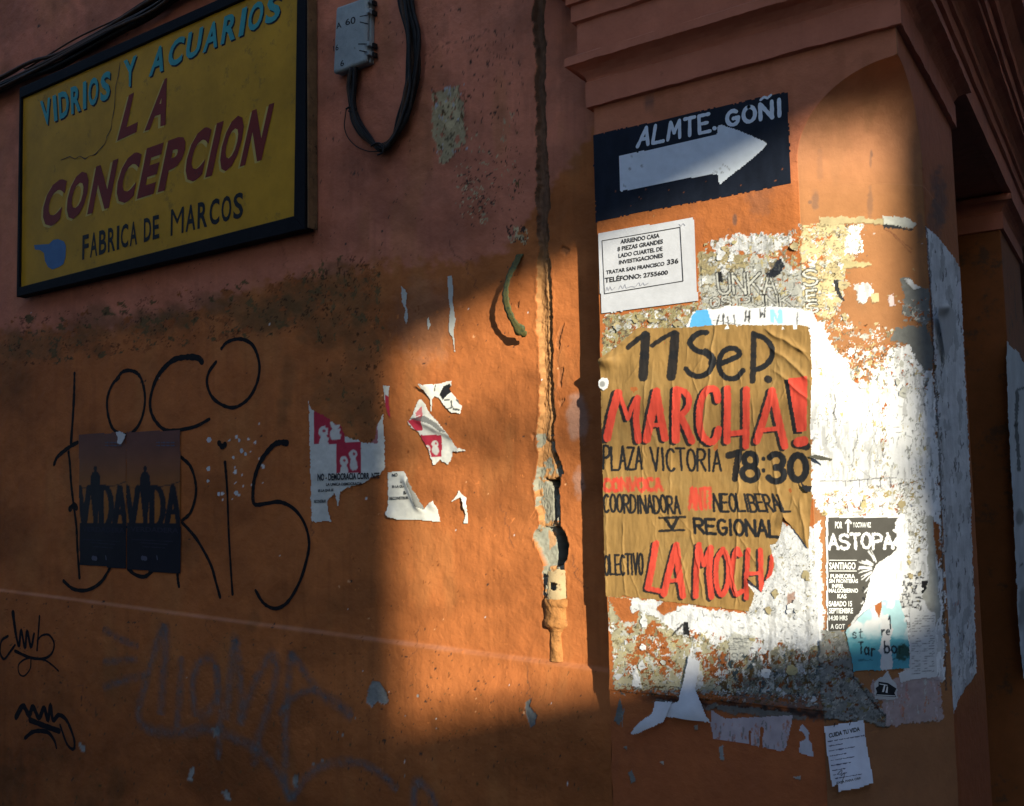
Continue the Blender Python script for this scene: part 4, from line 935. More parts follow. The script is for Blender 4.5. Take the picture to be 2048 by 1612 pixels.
# hanging torn strips below the posters
def curl(cx, cy, hgt, w_): return lambda p, A_, B_: hgt*np.exp(-(np.hypot(p.x-cx, p.y-cy)/w_)**2)
o = sheet('hanging_paper', [(1377, 1310), (1388, 1318), (1400, 1324), (1397, 1350), (1392, 1376), (1400, 1392), (1412, 1420), (1423, 1445), (1400, 1441), (1360, 1435), (1332, 1433), (1338, 1412), (1346, 1405), (1358, 1400), (1364, 1372), (1371, 1340)], PF, .0022, plain(.9), m_paper, .006, curl(1385, 1425, .016, 40), None, 1.2, 1.5, np.array((.66, .66, .70)))
tag(o, 'loose white torn paper hanging below the brown poster like a tail', 'torn paper')
o = sheet('curled_scrap', [(1346, 1402), (1332, 1440), (1318, 1448), (1296, 1457), (1276, 1466), (1266, 1465), (1285, 1442), (1308, 1424), (1312, 1402)], PF, .0022, plain(.9), m_paper, .010, curl(1290, 1450, .022, 45), None, .8, 1, np.array((.66, .66, .70)))
tag(o, 'pointed white scrap sticking out to the left at the end of the hanging tail', 'torn paper')
def tabs(p):
    p.c *= (.7+.4*fbm(p.x/14, p.y/30, 4, 4))[:, None]
    for i in range(60):
        q = random.Random(i); x = q.uniform(1430, 1580); y = q.uniform(1440, 1500); p.line([(x, y), (x+q.uniform(-2, 2), y+q.uniform(3, 16))], q.uniform(1.5, 3.5), q.choice([np.array((.36, .12, .07)), np.array((.42, .18, .12)), GREY*.5]), .8, 1.5)
TB = [(1422, 1420), (1450, 1436), (1500, 1434), (1586, 1430), (1584, 1450), (1576, 1480), (1572, 1500), (1560, 1503), (1524, 1495), (1526, 1455), (1522, 1455), (1519, 1495), (1501, 1490), (1502, 1462), (1499, 1462), (1498, 1488), (1470, 1484), (1425, 1478), (1421, 1450)]
o = sheet('tear_off_notice', TB, PF, .0022, tabs, m_paper, .0012, None, None, 1.2, 1.5, np.array((.46, .38, .40))); tag(o, 'faded pinkish tear-off notice with cut tabs at the foot of the pilaster', 'notice')
o = sheet('paper_scrap', [(1597, 1462), (1604, 1446), (1612, 1456), (1619, 1466), (1618, 1480), (1624, 1486), (1629, 1514), (1610, 1510), (1596, 1506), (1600, 1484), (1612, 1478), (1608, 1466)], PF, .0022, tabs, m_paper, .0012, None, None, 1, 1, np.array((.52, .48, .52))); tag(o, 'small hourglass shaped scrap right of the tear-off notice', 'paper scrap')
o = sheet('paper_scrap', [(1197, 762), (1204, 754), (1214, 755), (1219, 764), (1216, 776), (1206, 781), (1198, 774)], PF, .0016, lambda p: (p.blob(1205, 768, 6, 6, GREY*.7, .8), None), m_paper, .004, None, None, 1, 1.2, WHITE*.95); tag(o, 'small round white scrap stuck over the left edge of the brown poster', 'paper scrap')
def crowp(p): p.c *= .2
o = sheet('paper_scrap', [(1600, 958), (1608, 970), (1624, 972), (1628, 962), (1622, 984), (1612, 984), (1604, 974)], PF, .0016, None, mat('blackpaper', (.02, .02, .025)), .006, None, None, .4, .6); tag(o, 'black scrap curling over the right edge of the brown poster below the time', 'paper scrap')
o = sheet('paper_scrap', [(1618, 910), (1632, 909), (1650, 913), (1666, 918), (1662, 922), (1640, 921), (1620, 915)], PF, .0016, None, mat('greypaper', (.13, .12, .09)), .005, None, None, .4, .6); tag(o, 'dark sliver of paper pointing right beside the 18:30 on the brown poster', 'paper scrap')

# concert poster on the chamfer
CP = [(1651, 1031), (1720, 1032), (1798, 1034), (1790, 1044), (1792, 1056), (1784, 1060), (1795, 1070), (1783, 1086), (1794, 1096), (1786, 1106), (1765, 1120), (1752, 1130), (1745, 1145), (1740, 1160), (1736, 1176), (1734, 1191), (1728, 1208), (1722, 1222), (1706, 1240), (1696, 1250), (1690, 1262), (1654, 1262), (1652, 1150)]
cp = thing('concert_poster', 'dark grey concert bill with white lettering, torn on its right side, Santiago', 'poster', tuple(PC.at(1710, 1140)))
def cpp(p):
    DKG = np.array((.060, .056, .050)); p.c[:] = WHITE*.9
    m = (p.x > 1656) & (p.y > 1035); p.c[m] = DKG*(.8+.4*fbm(p.x[m]/20, p.y[m]/20, 3, 4))[:, None]
    for i in range(30):
        q = random.Random(i+9); a = q.uniform(1.6, 4.4); r0 = q.uniform(12, 18); r1 = q.uniform(26, 42)
        cx, cy = 1757, 1135; p.line([(cx+r0*cos(a), cy+r0*sin(a)), (cx+(r0+r1)/2*cos(a+.05), cy+(r0+r1)/2*sin(a)), (cx+r1*cos(a), cy+r1*sin(a))], q.uniform(1, 2.2), WHITE*.9, .9, .5)
    for i in range(24):
        q = random.Random(i+90); x = q.uniform(1722, 1745); y = q.uniform(1170, 1225); p.line([(x, y), (x+q.uniform(-3, 3), y+3)], q.uniform(2, 4), q.choice([WHITE*.8, INK]), .9, 1)
    t = p.text
    t('ASTOPA', [(1658, 1069), (1784, 1067), (1786, 1096), (1658, 1097)], 5.2, WHITE, 1, 1.2, .08, 4)
    p.line([(1696, 1064), (1696, 1042)], 3.5, WHITE, 1, .5); p.line([(1691, 1046), (1696, 1040), (1702, 1046)], 3, WHITE, 1, .5)
sheet('paper', CP, PC, .0016, cpp, m_paper, .0016, None, cp, 1.5, 2.5, WHITE, wavy=.0008)
m_typew = mat('white_print', (.70, .70, .68), bump=0, var=.1)
Q = lambda x0, x1, y0, y1: [(x0, y0), (x1, y0), (x1, y1), (x0, y1)]
font_obj('printed_text', [('POR', Q(1670, 1684.5, 1043, 1057)), ('Y OCTAVA VEZ', Q(1706, 1742, 1044.5, 1055)), ('SANTIAGO', Q(1658.5, 1711, 1124.5, 1139)), ('PUNKORA', Q(1661, 1710, 1148, 1157)), ('SIN FRONTERAS', Q(1658, 1716, 1158, 1166)),
   ('INFIEL', Q(1664, 1688, 1168, 1176)), ('MALGOBIERNO', Q(1658, 1716, 1177, 1185.5)), ('KAS', Q(1675, 1693, 1188, 1197)), ('SABADO 15', Q(1658, 1704, 1202, 1213)), ('SEPTIEMBRE', Q(1658, 1706, 1216, 1227)),
   ('14:30 HRS', Q(1658, 1695, 1231, 1241)), ('A GOT', Q(1661, 1690, 1248, 1258))], PC, m_typew, .0030, cp, .025)
stroke_obj('rule', [([(1659, 1120.5), (1713, 1120.5)], 1.4), ([(1659, 1142), (1713, 1142)], 1.4)], PC, m_typew, .0030, cp, 1)
# turquoise flyer
FP = [(1690, 1262), (1712, 1240), (1730, 1222), (1747, 1212), (1768, 1200), (1798, 1198), (1812, 1240), (1818, 1284), (1819, 1336), (1770, 1340), (1706, 1343), (1702, 1310), (1696, 1290)]
def fly(p):
    t = sm(1270, 1285, p.y+P0(p))[:, None]; p.c = np.array((.34, .52, .55))*(1-t)+np.array((.09, .33, .40))*t
    p.c *= (.85+.3*fbm(p.x/20, p.y/20, 3, 4))[:, None]
    g = sm(.45, .6, fbm(p.x/16, p.y/22, 33, 3))*sm(1290, 1240, p.y); p.c = p.c*(1-g[:, None])+WHITE*.9*g[:, None]
    p.fill([(1762, 1235), (1775, 1225), (1784, 1260), (1780, 1285), (1784, 1345), (1764, 1345), (1758, 1300), (1764, 1270)], WHITE*.85, 4, 3)
    p.fill([(1755, 1158), (1762, 1200), (1763, 1215), (1758, 1236), (1750, 1220), (1746, 1190), (1750, 1170)], ORANGE*.8, 1, 1)
    I2 = np.array((.02, .03, .04))
    p.text('Tar', [(1717, 1284), (1750, 1286), (1750, 1312), (1717, 1306)], 3.4, I2, 1, .8, .1, 3); p.text('bor', [(1768, 1283), (1806, 1283), (1808, 1306), (1768, 1306)], 3.6, I2, 1, .8, .1, 3)
    p.text('71', [(1762, 1240), (1782, 1230), (1784, 1256), (1764, 1262)], 2.6, I2); p.text('st', [(1704, 1258), (1726, 1256), (1726, 1276), (1704, 1276)], 2.4, I2, .9, 1); p.text('re', [(1762, 1254), (1780, 1252), (1780, 1270), (1762, 1270)], 3, I2, .9, 1)
    p.line([(1716, 1320), (1744, 1320)], 3, I2, .5, 2.5); p.line([(1786, 1318), (1800, 1317)], 3, I2, .5, 2.5)
    p.blob(1806, 1305, 14, 16, np.array((.03, .06, .04)), .9, .3, .6, 6, 3)
def P0(p): return (fbm(p.x/20, p.y/9, 44, 3)-.5)*30
o = sheet('drum_flyer', FP, PC, .0017, fly, m_paper, .0026, None, None, 1.5, 2, WHITE); tag(o, 'torn turquoise flyer with handwritten letters under the dark concert bill', 'flyer')
o = sheet('white_bill', [(1819, 1212), (1842, 1222), (1871, 1225), (1873, 1300), (1874, 1354), (1822, 1360), (1800, 1366), (1796, 1346), (1818, 1338), (1820, 1280)], PC, .002, lambda p: [p.line([(a, b), (a+random.Random(a).uniform(2, 12), b)], 1.5, GREY*.35, .7, 1) for a in range(1824, 1866, 5) for b in range(1232, 1350, 5) if random.Random(a*b).random() < .55], m_paper, .0016, None, None, 1.5, 1.5, WHITE*.8)
tag(o, 'pale bill with rows of small print right of the turquoise flyer', 'poster')
# small sticker with black print
st = thing('torn_sticker', 'torn white sticker with a black printed building below the turquoise flyer', 'sticker', tuple(PC.at(1770, 1380)))
sheet('paper', [(1748, 1366), (1756, 1356), (1768, 1350), (1776, 1340), (1782, 1356), (1794, 1372), (1796, 1398), (1772, 1400), (1748, 1398)], PC, .002, plain(.85), m_paper, .0026, None, st, 1, 1.5, WHITE*.85)
poly_obj('black_print', [[(1751, 1376), (1757, 1372), (1757, 1363), (1776, 1366), (1793, 1377), (1789, 1386), (1792, 1394), (1751, 1391), (1754, 1384)]], PC, m_type, .0050, st)
poly_obj('white_print', [[(1764, 1384), (1768, 1370), (1771, 1370), (1768, 1384)], [(1771, 1385), (1774, 1372), (1776, 1374), (1775, 1386)], [(1753, 1389), (1790, 1391), (1790, 1392.5), (1753, 1390.5)], [(1759, 1367), (1775, 1370), (1775, 1371.5), (1759, 1368.5)]], PC, m_typew, .0056, st)
# advice note
nn = thing('advice_note', 'white paper note headed Cuida tu vida pinned low on the pillar', 'notice', tuple(PC.at(1695, 1510)))
CN = [(1647, 1452), (1690, 1446), (1728, 1438), (1733, 1480), (1739, 1520), (1744, 1564), (1710, 1574), (1672, 1582), (1671, 1564), (1660, 1572), (1657, 1566), (1652, 1510)]
PN = Plane(PC.O, PC.a, PC.n)
sheet('paper', CN, PC, .0022, plain(1.0), m_paper, .0100, lambda p, A_, B_: .010*sm(1480, 1580, p.y)+.002*np.sin(p.x/9), nn, .2, .2, np.array((.70, .71, .80)), wavy=.0004)
class Lifted:                                  # the note leans out towards its foot
    n = PC.n
    def at(s, x, y, lift=0): return PC.at(x, y, .0100+.010*sm(1480, 1580, y)+.002*math.sin(x/9)+lift)
LN = Lifted()
font_obj('heading', [('CUIDA TU VIDA', [(1657, 1467), (1719, 1453), (1720, 1462), (1658, 1476)])], LN, m_type, .0009, nn, .03)
font_obj('closing_line', [('EXIJA PARA OBRAS', [(1673, 1564), (1729, 1552), (1730, 1558), (1674, 1570)])], LN, m_type, .0009, nn, .02)
m_typeg = mat('pale_type', (.14, .14, .2), bump=0)
sls = []
for i, (x0, y0, x1) in enumerate([(1656, 1483, 1725), (1658, 1492, 1680), (1658, 1502, 1704), (1660, 1512, 1692), (1662, 1521, 1700), (1663, 1531, 1700), (1665, 1541, 1688), (1666, 1550, 1690), (1670, 1557, 1726)]):
    x = x0; q = random.Random(i)
    while x < x1:
        l = q.uniform(4, 11); sls.append(([(x, y0-(x-x0)*.17), (x+l*.5, y0-(x+l*.5-x0)*.17+.5), (x+l, y0-(x+l-x0)*.17)], q.uniform(1.2, 2.4))); x += l+2.4
stroke_obj('typed_lines', sls, LN, m_typeg, .0009, nn, 1, jitter=.5)
for x_, y_ in ((1668, 1449), (1699, 1446)): stroke_obj('staple', [([(x_, y_+4), (x_+2, y_-3)], 2)], LN, m_type, .0012, nn, 1)
stroke_obj('signature', [([(1675, 1548), (1684, 1540), (1682, 1552), (1690, 1545), (1686, 1558), (1684, 1564)], 1.2)], LN, m_type, .0009, nn, 4)
# lifted white flap on the side face
o = sheet('lifted_flap', [(1872, 612), (1884, 604), (1898, 612), (1910, 624), (1912, 650), (1902, 690), (1892, 720), (1886, 690), (1880, 650), (1874, 630)], PR, .004, plain(.9), m_paper, .012, lambda p, A_, B_: .012*np.exp(-(np.hypot(p.x-1884, p.y-615)/12)**2), None, .6, .8, WHITE*.85); tag(o, 'white paper flap lifting off the shaded side of the pillar', 'torn paper')
# bill on the second pilaster
P2 = Plane((XC-.022, 0, 0), (0, 1, 0), (1, 0, 0))
def p2p(p):
    p.c *= (.75+.4*fbm(p.x/8, p.y/40, 4, 4))[:, None]
    p.line([(2034, 785), (2032, 850), (2038, 940)], 7, INK, .8, 2); p.line([(2034, 780), (2046, 776)], 4, INK, .8, 1); p.blob(2040, 1035, 8, 16, GREY*.4, .7); p.line([(2040, 1130), (2052, 1128)], 4, INK, .8, 2); p.blob(2046, 1220, 10, 40, GREY*.5, .6)
o = sheet('whitewashed_bill', [(2013, 680), (2022, 694), (2034, 700), (2056, 740), (2070, 900), (2075, 1350), (2046, 1360), (2036, 1250), (2028, 1050), (2018, 880), (2014, 760)], P2, .008, p2p, m_paper, .003, None, None, 2, 2, np.array((.56, .58, .60))); tag(o, 'whitewashed poster remains on the second pillar at the right edge', 'poster')

# loose scraps glued over the pillar: individual pieces, told apart by colour, place and order
r = random.Random(77)
REG = [('right of the rental notice', PF, (1410, 1590, 475, 520)), ('between rental notice and brown poster', PF, (1225, 1370, 636, 656)), ('by the torn corner of the brown poster', PF, (1530, 1615, 1115, 1240)),
       ('on the blotched band below the brown poster', PF, (1232, 1590, 1222, 1355)), ('on the yellowish glue high on the corner', PC, (1660, 1700, 458, 640)), ('where orange meets white right of brown poster', PC, (1700, 1840, 690, 785)),
       ('just above the dark concert bill', PC, (1665, 1830, 975, 1022)), ('right of the dark concert bill', PC, (1815, 1856, 1040, 1200))]
CN_ = [('white', WHITE*.95), ('light grey', LG*1.1), ('beige', BEIGE*1.15), ('dull white', WHITE*.78), ('yellowish', YL*.9)]
todo = []
for ri, (rn_, pl, (x0, x1, y0, y1)) in enumerate(REG):
    for i in range((6, 5, 8, 14, 7, 9, 7, 7)[ri]): todo.append((ri, r.randrange(5), r.uniform(x0, x1), r.uniform(y0, y1)))
todo.sort(key=lambda t: t[2]); cnt_ = {}
tot_ = {}
for t in todo: tot_[t[:2]] = tot_.get(t[:2], 0)+1
ORD = ['first', 'second', 'third', 'fourth', 'fifth', 'sixth', 'seventh', 'eighth', 'ninth']
for i, (ri, ci, cx, cy) in enumerate(todo):
    rn_, pl, _b = REG[ri]; s = r.uniform(5, 13); q = r.randint(5, 8); a0 = r.uniform(0, 6)
    O_ = [(cx+s*r.uniform(.4, 1.25)*cos(a0+k*6.283/q), cy+s*r.uniform(.4, 1.25)*sin(a0+k*6.283/q)) for k in range(q)]
    ax = r.uniform(-1, 1); ay = r.uniform(-1, 1); am = r.uniform(.001, .007)
    def pn(p, s_=i):
        p.c *= (.8+.3*fbm(p.x/6, p.y/6, s_, 3))[:, None]; q_ = random.Random(s_)
        for _ in range(q_.randint(0, 4)):
            x = cx+q_.uniform(-6, 6); y = cy+q_.uniform(-6, 6); p.line([(x, y), (x+q_.uniform(2, 8), y+q_.uniform(-1, 1))], 1.4, INK*3, .7, .6)
    o = sheet('paper_scrap', O_, pl, .0022, pn, m_paper, r.uniform(.0020, .0034), lambda p, A_, B_, cx=cx, cy=cy, ax=ax, ay=ay, am=am, s=s: am*sm(0, 1.4, ((p.x-cx)*ax+(p.y-cy)*ay)/s), None, 2.2, 3.2, CN_[ci][1], wavy=.0004)
    k_ = cnt_.get((ri, ci), 0); cnt_[(ri, ci)] = k_+1
    tag(o, CN_[ci][0]+(' torn scrap ' if tot_[(ri, ci)] == 1 else ' torn scrap '+ORD[k_]+' from left ')+rn_, 'paper scrap', 'torn scraps on the corner pillar')

# ================================================================== THINGS ON THE LEFT WALL
FR = .045
class Front:                                   # plane parallel to the wall, standing out
    def __init__(s, out): s.out = out; s.n = np.array((0, -1., 0))
    def at(s, x, y, lift=0): return hit(x, y, (0, YW-s.out-lift, 0), np.array((0, 1., 0)))
sgn = thing('shop_sign', 'yellow painted glass shop sign La Concepcion in a black wooden frame', 'shop sign', tuple(on_wall(320, 400)))
FS = Front(.040); FT = Front(.050)
pin = [FS.at(*p) for p in ((46, 197), (598, -48), (591, 433), (42, 575))]
pout = [FT.at(*p) for p in ((38, 176), (612, -80), (609, 458), (32, 594))]
# panel
def bb(name, a, b, c, d, back, m, parent):   # quad front a,b,c,d extruded back towards the wall
    V = [tuple(p) for p in (a, b, c, d)]+[(p[0], back, p[2]) for p in (a, b, c, d)]
    F = [[0, 3, 2, 1], [4, 5, 6, 7], [0, 1, 5, 4], [1, 2, 6, 5], [2, 3, 7, 6], [3, 0, 4, 7]]
    o = pydata(name, V, F, m, parent)
    md = o.modifiers.new('bevel', 'BEVEL'); md.width = .003; md.segments = 2
    return o
m_yel = mat('yellow_paint', (.41, .215, .012), rough=.6, bump=.2, bscale=60, var=.20, vscale=5, dirt=((.16, .10, .02), 14, .58, .55))
m_frame = mat('black_frame', (.005, .005, .007), rough=.8, bump=.4, bscale=60, var=.3, vscale=30, dirt=((.16, .09, .04), 34, .66, .7))
m_raw = mat('raw_wood', (.16, .095, .045), rough=.8, bump=.4, bscale=50, var=.4, vscale=18, dirt=((.02, .015, .01), 20, .55, .8))
bb('panel', *pin, YW-.01, m_yel, sgn)
ti, tr, br, bl = pout; a, b, c, d = [np.array(p) for p in pin]
for p in (a, b, c, d): p[1] = YW-.05
bb('frame_rail', ti, tr, b, a, YW-.008, m_frame, sgn); bb('frame_rail', d, c, br, bl, YW-.008, m_frame, sgn)
bb('frame_stile', ti+np.array((0, .001, 0)), a+np.array((0, .001, 0)), d+np.array((0, .001, 0)), bl+np.array((0, .001, 0)), YW-.008, m_frame, sgn); bb('frame_stile', b+np.array((0, .001, 0)), tr+np.array((0, .001, 0)), br+np.array((0, .001, 0)), c+np.array((0, .001, 0)), YW-.008, m_frame, sgn)
# wooden edge strip nailed on the right side
V = []; F = []; box(V, F, tr[0]+.001, tr[0]+.005, YW-.046, YW-.006, br[2]+.004, tr[2]); pydata('edge_strip', V, F, m_raw, sgn)
m_teal = mat('teal_paint', (.045, .25, .26), rough=.6, bump=.2, dirt=((.30, .20, .04), 60, .60, .8))
m_mar = mat('maroon_paint', (.15, .018, .012), rough=.6, bump=.2, dirt=((.05, .02, .02), 50, .60, .7))
m_blk = mat('sign_letter_black', (.012, .012, .014), rough=.6, bump=.2, dirt=((.30, .19, .03), 70, .66, .8))
m_cream = mat('cream_outline', (.44, .33, .09), rough=.6)
VQ = [(80, 203), (222, 139), (219, 197), (85, 253)]; YQ = [(247, 122), (274, 109), (268, 170), (251, 176)]; AQ = [(306, 98), (566, -20), (558, 38), (297, 154)]
sh = lambda q, dx, dy: [(x+dx, y+dy) for x, y in q]
tl = [('VIDRIOS', VQ), ('Y', YQ), ('ACUARIOS', AQ)]
for t_, q in tl:
    letters('letter_shadow', t_, sh(q, 2.5, 3), FS, m_blk, .0006, sgn, .035); letters('teal_letter', t_, q, FS, m_teal, .0012, sgn, .03)
LQ = [('L', [(258, 190), (285, 176), (273, 264), (234, 282)]), ('A', [(318, 162), (346, 151), (331, 250), (289, 262)]), ('CONCEPCION', [(95, 368), (549, 205), (523, 320), (79, 459)])]
def grow(q, g): cx = sum(p[0] for p in q)/4; cy = sum(p[1] for p in q)/4; return [(x+g*np.sign(x-cx), y+g*np.sign(y-cy)) for x, y in q]
for t_, q in LQ:
    letters('letter_outline', t_, sh(q, -3.5, 4), FS, m_cream, .0006, sgn, .06, .2); letters('maroon_letter', t_, q, FS, m_mar, .0012, sgn, .045, .2)
letters('black_letter', 'FABRICA DE', [(165, 471), (318, 429), (318, 476), (164, 520)], FS, m_blk, .0012, sgn, .022, .2); letters('black_letter', 'MARCOS', [(342, 419), (487, 383), (486, 435), (341, 472)], FS, m_blk, .0012, sgn, .022, .2)
poly_obj('blue_hand', [[(68, 490), (84, 489), (98, 488), (106, 480), (116, 478), (128, 483), (132, 492), (131, 515), (127, 528), (118, 534), (105, 539), (96, 534), (90, 522), (88, 506), (80, 500), (70, 499)]], FS, mat('blue_paint', (.06, .13, .26), rough=.6, bump=.2), .0012, sgn)
stroke_obj('crack', [([(240, 125), (237, 150), (231, 175), (229, 215), (224, 240), (222, 258), (214, 272), (210, 287), (198, 300), (190, 309), (178, 312), (170, 318), (160, 312), (150, 318), (140, 313), (130, 317), (122, 320)], 1.8)], FS, m_ink, .0016, sgn, 2, jitter=.5)

# cables above the sign
def wall_tube(name, paths, m, parent=None, outs=.02, label=None, cat=None):
    V = []; F = []
    for (pts, r_, out) in paths:
        pp = spline(pts, 6); P3 = []
        for i, p in enumerate(pp):
            o_ = out if not callable(out) else out(i/(len(pp)-1))
            P3.append(on_wall(p[0], p[1], o_))
        tube(V, F, P3, r_, 7)
    o = pydata(name, V, F, m, parent, True)
    if label: tag(o, label, cat)
    return o
m_cab = mat('cable_black', (.014, .012, .011), rough=.55, bump=.2, var=.3, vscale=40)
m_cabb = mat('cable_brown', (.06, .035, .022), rough=.65, bump=.3, var=.3, vscale=40)
cb = thing('cable_run', 'old dark cables sagging along the top edge of the yellow sign', 'cables', tuple(on_wall(150, 110)))
r = random.Random(3)
for i in range(10):
    dy = -i*3.2+r.uniform(-4, 4); g_ = lambda a=4: r.uniform(-a, a)
    wall_tube('cable', [([(-120, 240+dy), (-20, 196+dy+g_()), (60, 158+dy+g_(6)), (120, 130+dy+g_(6)), (210, 84+dy*1.1+g_(5)), (300, 34+dy+g_(5)), (360, -4+dy), (470, -60+dy)], .0045+.0045*r.random(), .012+.013*(i % 4))], m_cab if i % 3 else m_cabb, cb)
wall_tube('cable', [([(-100, 215), (20, 150), (45, 135), (60, 133), (150, 78), (230, 40), (256, 24), (300, -4), (400, -60)], .0035, .02)], m_cabb, cb)

# junction box
jb = thing('junction_box', 'pale grey junction box with stencilled numbers, cables leaving below', 'junction box', tuple(on_wall(705, 75)))
FJ = Front(.040)
f4 = [FJ.at(*p) for p in ((671, 14), (733, -8), (731, 123), (665, 148))]
m_box = mat('box_grey', (.27, .30, .30), rough=.7, bump=.3, var=.2, vscale=16, dirt=((.09, .075, .06), 30, .60, .6))
o = bb('lid', *f4, YW-.020, m_box, jb); o.modifiers[0].width = .010; o.modifiers[0].segments = 4
f5 = [np.array(p)+np.array(d_) for p, d_ in zip(f4, ((.004, .019, -.004), (.002, .019, -.004), (.002, .019, .004), (.004, .019, .004)))]
o = bb('base', *f5, YW-.001, m_box, jb); o.modifiers[0].width = .004
xr = f4[1][0]
for zc in (f4[1][2]-.045, f4[2][2]+.060, f4[2][2]+.03, f4[1][2]+.0-.012):
    V = []; F = []; box(V, F, xr-.010, xr+.007, YW-.036, YW-.006, zc-.008, zc+.006); o = pydata('clip', V, F, m_box, jb)
    V = []; F = []; box(V, F, xr+.0072, xr+.016, YW-.024, YW-.008, zc-.012, zc+.002); o = pydata('hinge_pin', V, F, m_cab, jb)
stroke_obj('clip_groove', [([(720, 33), (736, 30)], 2), ([(720, 44), (736, 48)], 2), ([(717, 88), (733, 88)], 2), ([(719, 101), (734, 104)], 2)], FJ, m_ink, .0006, jb, 1)
font_obj('stencil', [('A', [(673, 47), (682, 43), (683, 55), (673, 58)]), ('60', [(690, 39), (711, 32), (711, 47), (691, 51)]), ('16', [(666, 92), (677, 88), (677, 100), (667, 103)]), ('6', [(680, 122), (688, 119), (688, 131), (681, 134)])], FJ, m_ink, .0006, jb, .01)
# cables below the box
cbl = thing('cable_bundle', 'loop of black cables hanging under the grey junction box', 'cables', tuple(on_wall(765, 240)))
r = random.Random(6)
for i in range(11):
    sp = (i-5)*.75; g_ = lambda a=2.6: r.uniform(-a, a)
    wall_tube('cable', [([(706+sp*1.6, 135), (703+sp*2+g_(), 175), (704+sp*1.2+g_(), 208), (712+sp*1.6+g_(), 242), (733+sp*1.4+g_(), 274), (764+g_(4), 296+sp*1.5), (789+sp+g_(), 274), (806+sp*2.4+g_(4), 235), (820+sp*2.6+g_(4), 180), (827+sp*2.8+g_(4), 130), (824+sp*3+g_(5), 70), (815+sp*3.4+g_(5), 10), (804+sp*3.8, -70)], .0042+.0030*r.random(), lambda t, i=i: .010+.010*(i % 4)+.008*math.sin(t*6.1+i))], m_cab if i not in (2, 5, 8) else m_cabb, cbl)
wall_tube('thin_wire', [([(716, 235), (702, 222), (694, 216), (690, 236), (689, 255), (696, 275), (712, 292), (735, 302), (758, 303)], .0017, .02)], m_cab, cbl)
wall_tube('thin_wire', [([(692, 218), (700, 214), (712, 217), (708, 224), (697, 222)], .003, .035)], m_cab, cbl)
wall_tube('tie', [([(742, 292), (754, 286), (764, 290), (766, 304), (755, 310)], .003, .045)], m_cab, cbl)

# graffiti
gf = [([(149, 747), (148, 790), (146, 830), (142, 886)], [7, 9, 9, 9]), ([(108, 929), (114, 915), (127, 903), (142, 892), (155, 885)], 9), ([(137, 905), (140, 930), (142, 965), (146, 1000), (150, 1030), (153, 1057), (155, 1100), (159, 1155)], 8),
      ([(140, 1018), (148, 1010), (153, 1016)], 13),
      ([(238, 755), (226, 767), (216, 790), (214, 812), (218, 838), (228, 860), (250, 870), (270, 860), (284, 835), (290, 800), (286, 768), (276, 748), (260, 741), (245, 744), (234, 757)], 8),
      ([(404, 724), (396, 716), (375, 714), (349, 719), (330, 734), (316, 752), (306, 775), (300, 806), (306, 834), (325, 857), (345, 861), (365, 859), (393, 852), (419, 838)], [14, 13, 12, 12, 11, 9, 9, 8, 8, 8, 7]),
      ([(443, 697), (452, 686), (468, 679), (486, 679), (504, 689), (515, 711), (519, 739), (512, 771), (496, 798), (472, 814), (449, 812), (425, 795), (414, 767), (418, 744), (432, 724)], 8),
      ([(362, 914), (381, 933), (391, 965), (391, 993), (381, 1025), (364, 1041)], 8), ([(364, 1045), (380, 1062), (397, 1084), (421, 1128), (432, 1165), (440, 1194)], 8), ([(355, 1150), (356, 1162), (358, 1173)], 9),
      ([(127, 1162), (147, 1178), (175, 1180), (202, 1164), (220, 1136)], 8), ([(256, 1138), (272, 1150), (290, 1153), (306, 1140)], 9),
      ([(450, 925), (453, 960), (455, 997), (457, 1057), (461, 1128), (465, 1188)], [9, 7, 6, 6, 7]), ([(438, 886), (444, 893), (450, 889)], 12),
      ([(573, 886), (560, 885), (546, 891), (524, 918), (511, 949), (506, 981), (509, 1008), (532, 1007), (560, 1004), (588, 1018), (609, 1047), (618, 1084), (613, 1120), (599, 1164), (576, 1203), (552, 1217), (528, 1207), (511, 1181)], [13, 12, 10, 9, 8, 8, 8, 8])]
o = stroke_obj('graffiti', gf, PW, mat('spray_black', (.010, .009, .010), rough=.8, bump=.1, dirt=((.15, .055, .02), 38, .60, .75)), .0006, None, 6, .95, jitter=.16); tag(o, 'large thin black graffiti letters LOCO BORIS around the two dark posters', 'graffiti')
tg1 = [([(26, 1226), (29, 1250), (32, 1268)], [12, 8]), ([(30, 1262), (38, 1292), (42, 1260), (50, 1296), (54, 1262), (62, 1294), (68, 1268)], 8), ([(79, 1233), (77, 1262), (74, 1300)], 6), ([(74, 1282), (84, 1271), (98, 1270), (108, 1286), (104, 1306), (88, 1317), (60, 1315), (30, 1302)], [4, 5, 6, 7]),
       ([(16, 1272), (3, 1282), (0, 1304), (8, 1318), (20, 1304), (30, 1290)], 6), ([(62, 1318), (60, 1338), (48, 1352), (38, 1346), (38, 1328), (58, 1316), (88, 1320), (104, 1330), (117, 1342)], 4)]
m_sp2 = mat('marker_black', (.008, .007, .010), rough=.8, bump=.1, dirt=((.12, .05, .02), 46, .62, .6))
o = stroke_obj('graffiti', tg1, PW, m_sp2, .0006, None, 6); tag(o, 'looping black signature tag at the left edge below the ledge', 'graffiti')
tg2 = [([(32, 1434), (46, 1412), (58, 1430), (66, 1414), (78, 1436), (88, 1416), (96, 1440), (101, 1410), (106, 1440), (118, 1430), (134, 1442), (148, 1478), (147, 1498), (134, 1488), (120, 1450)], [14, 12, 11, 8, 6]), ([(50, 1476), (68, 1463), (94, 1464), (108, 1480), (113, 1496)], [9, 9, 6]), ([(60, 1440), (90, 1452), (118, 1462)], 12)]
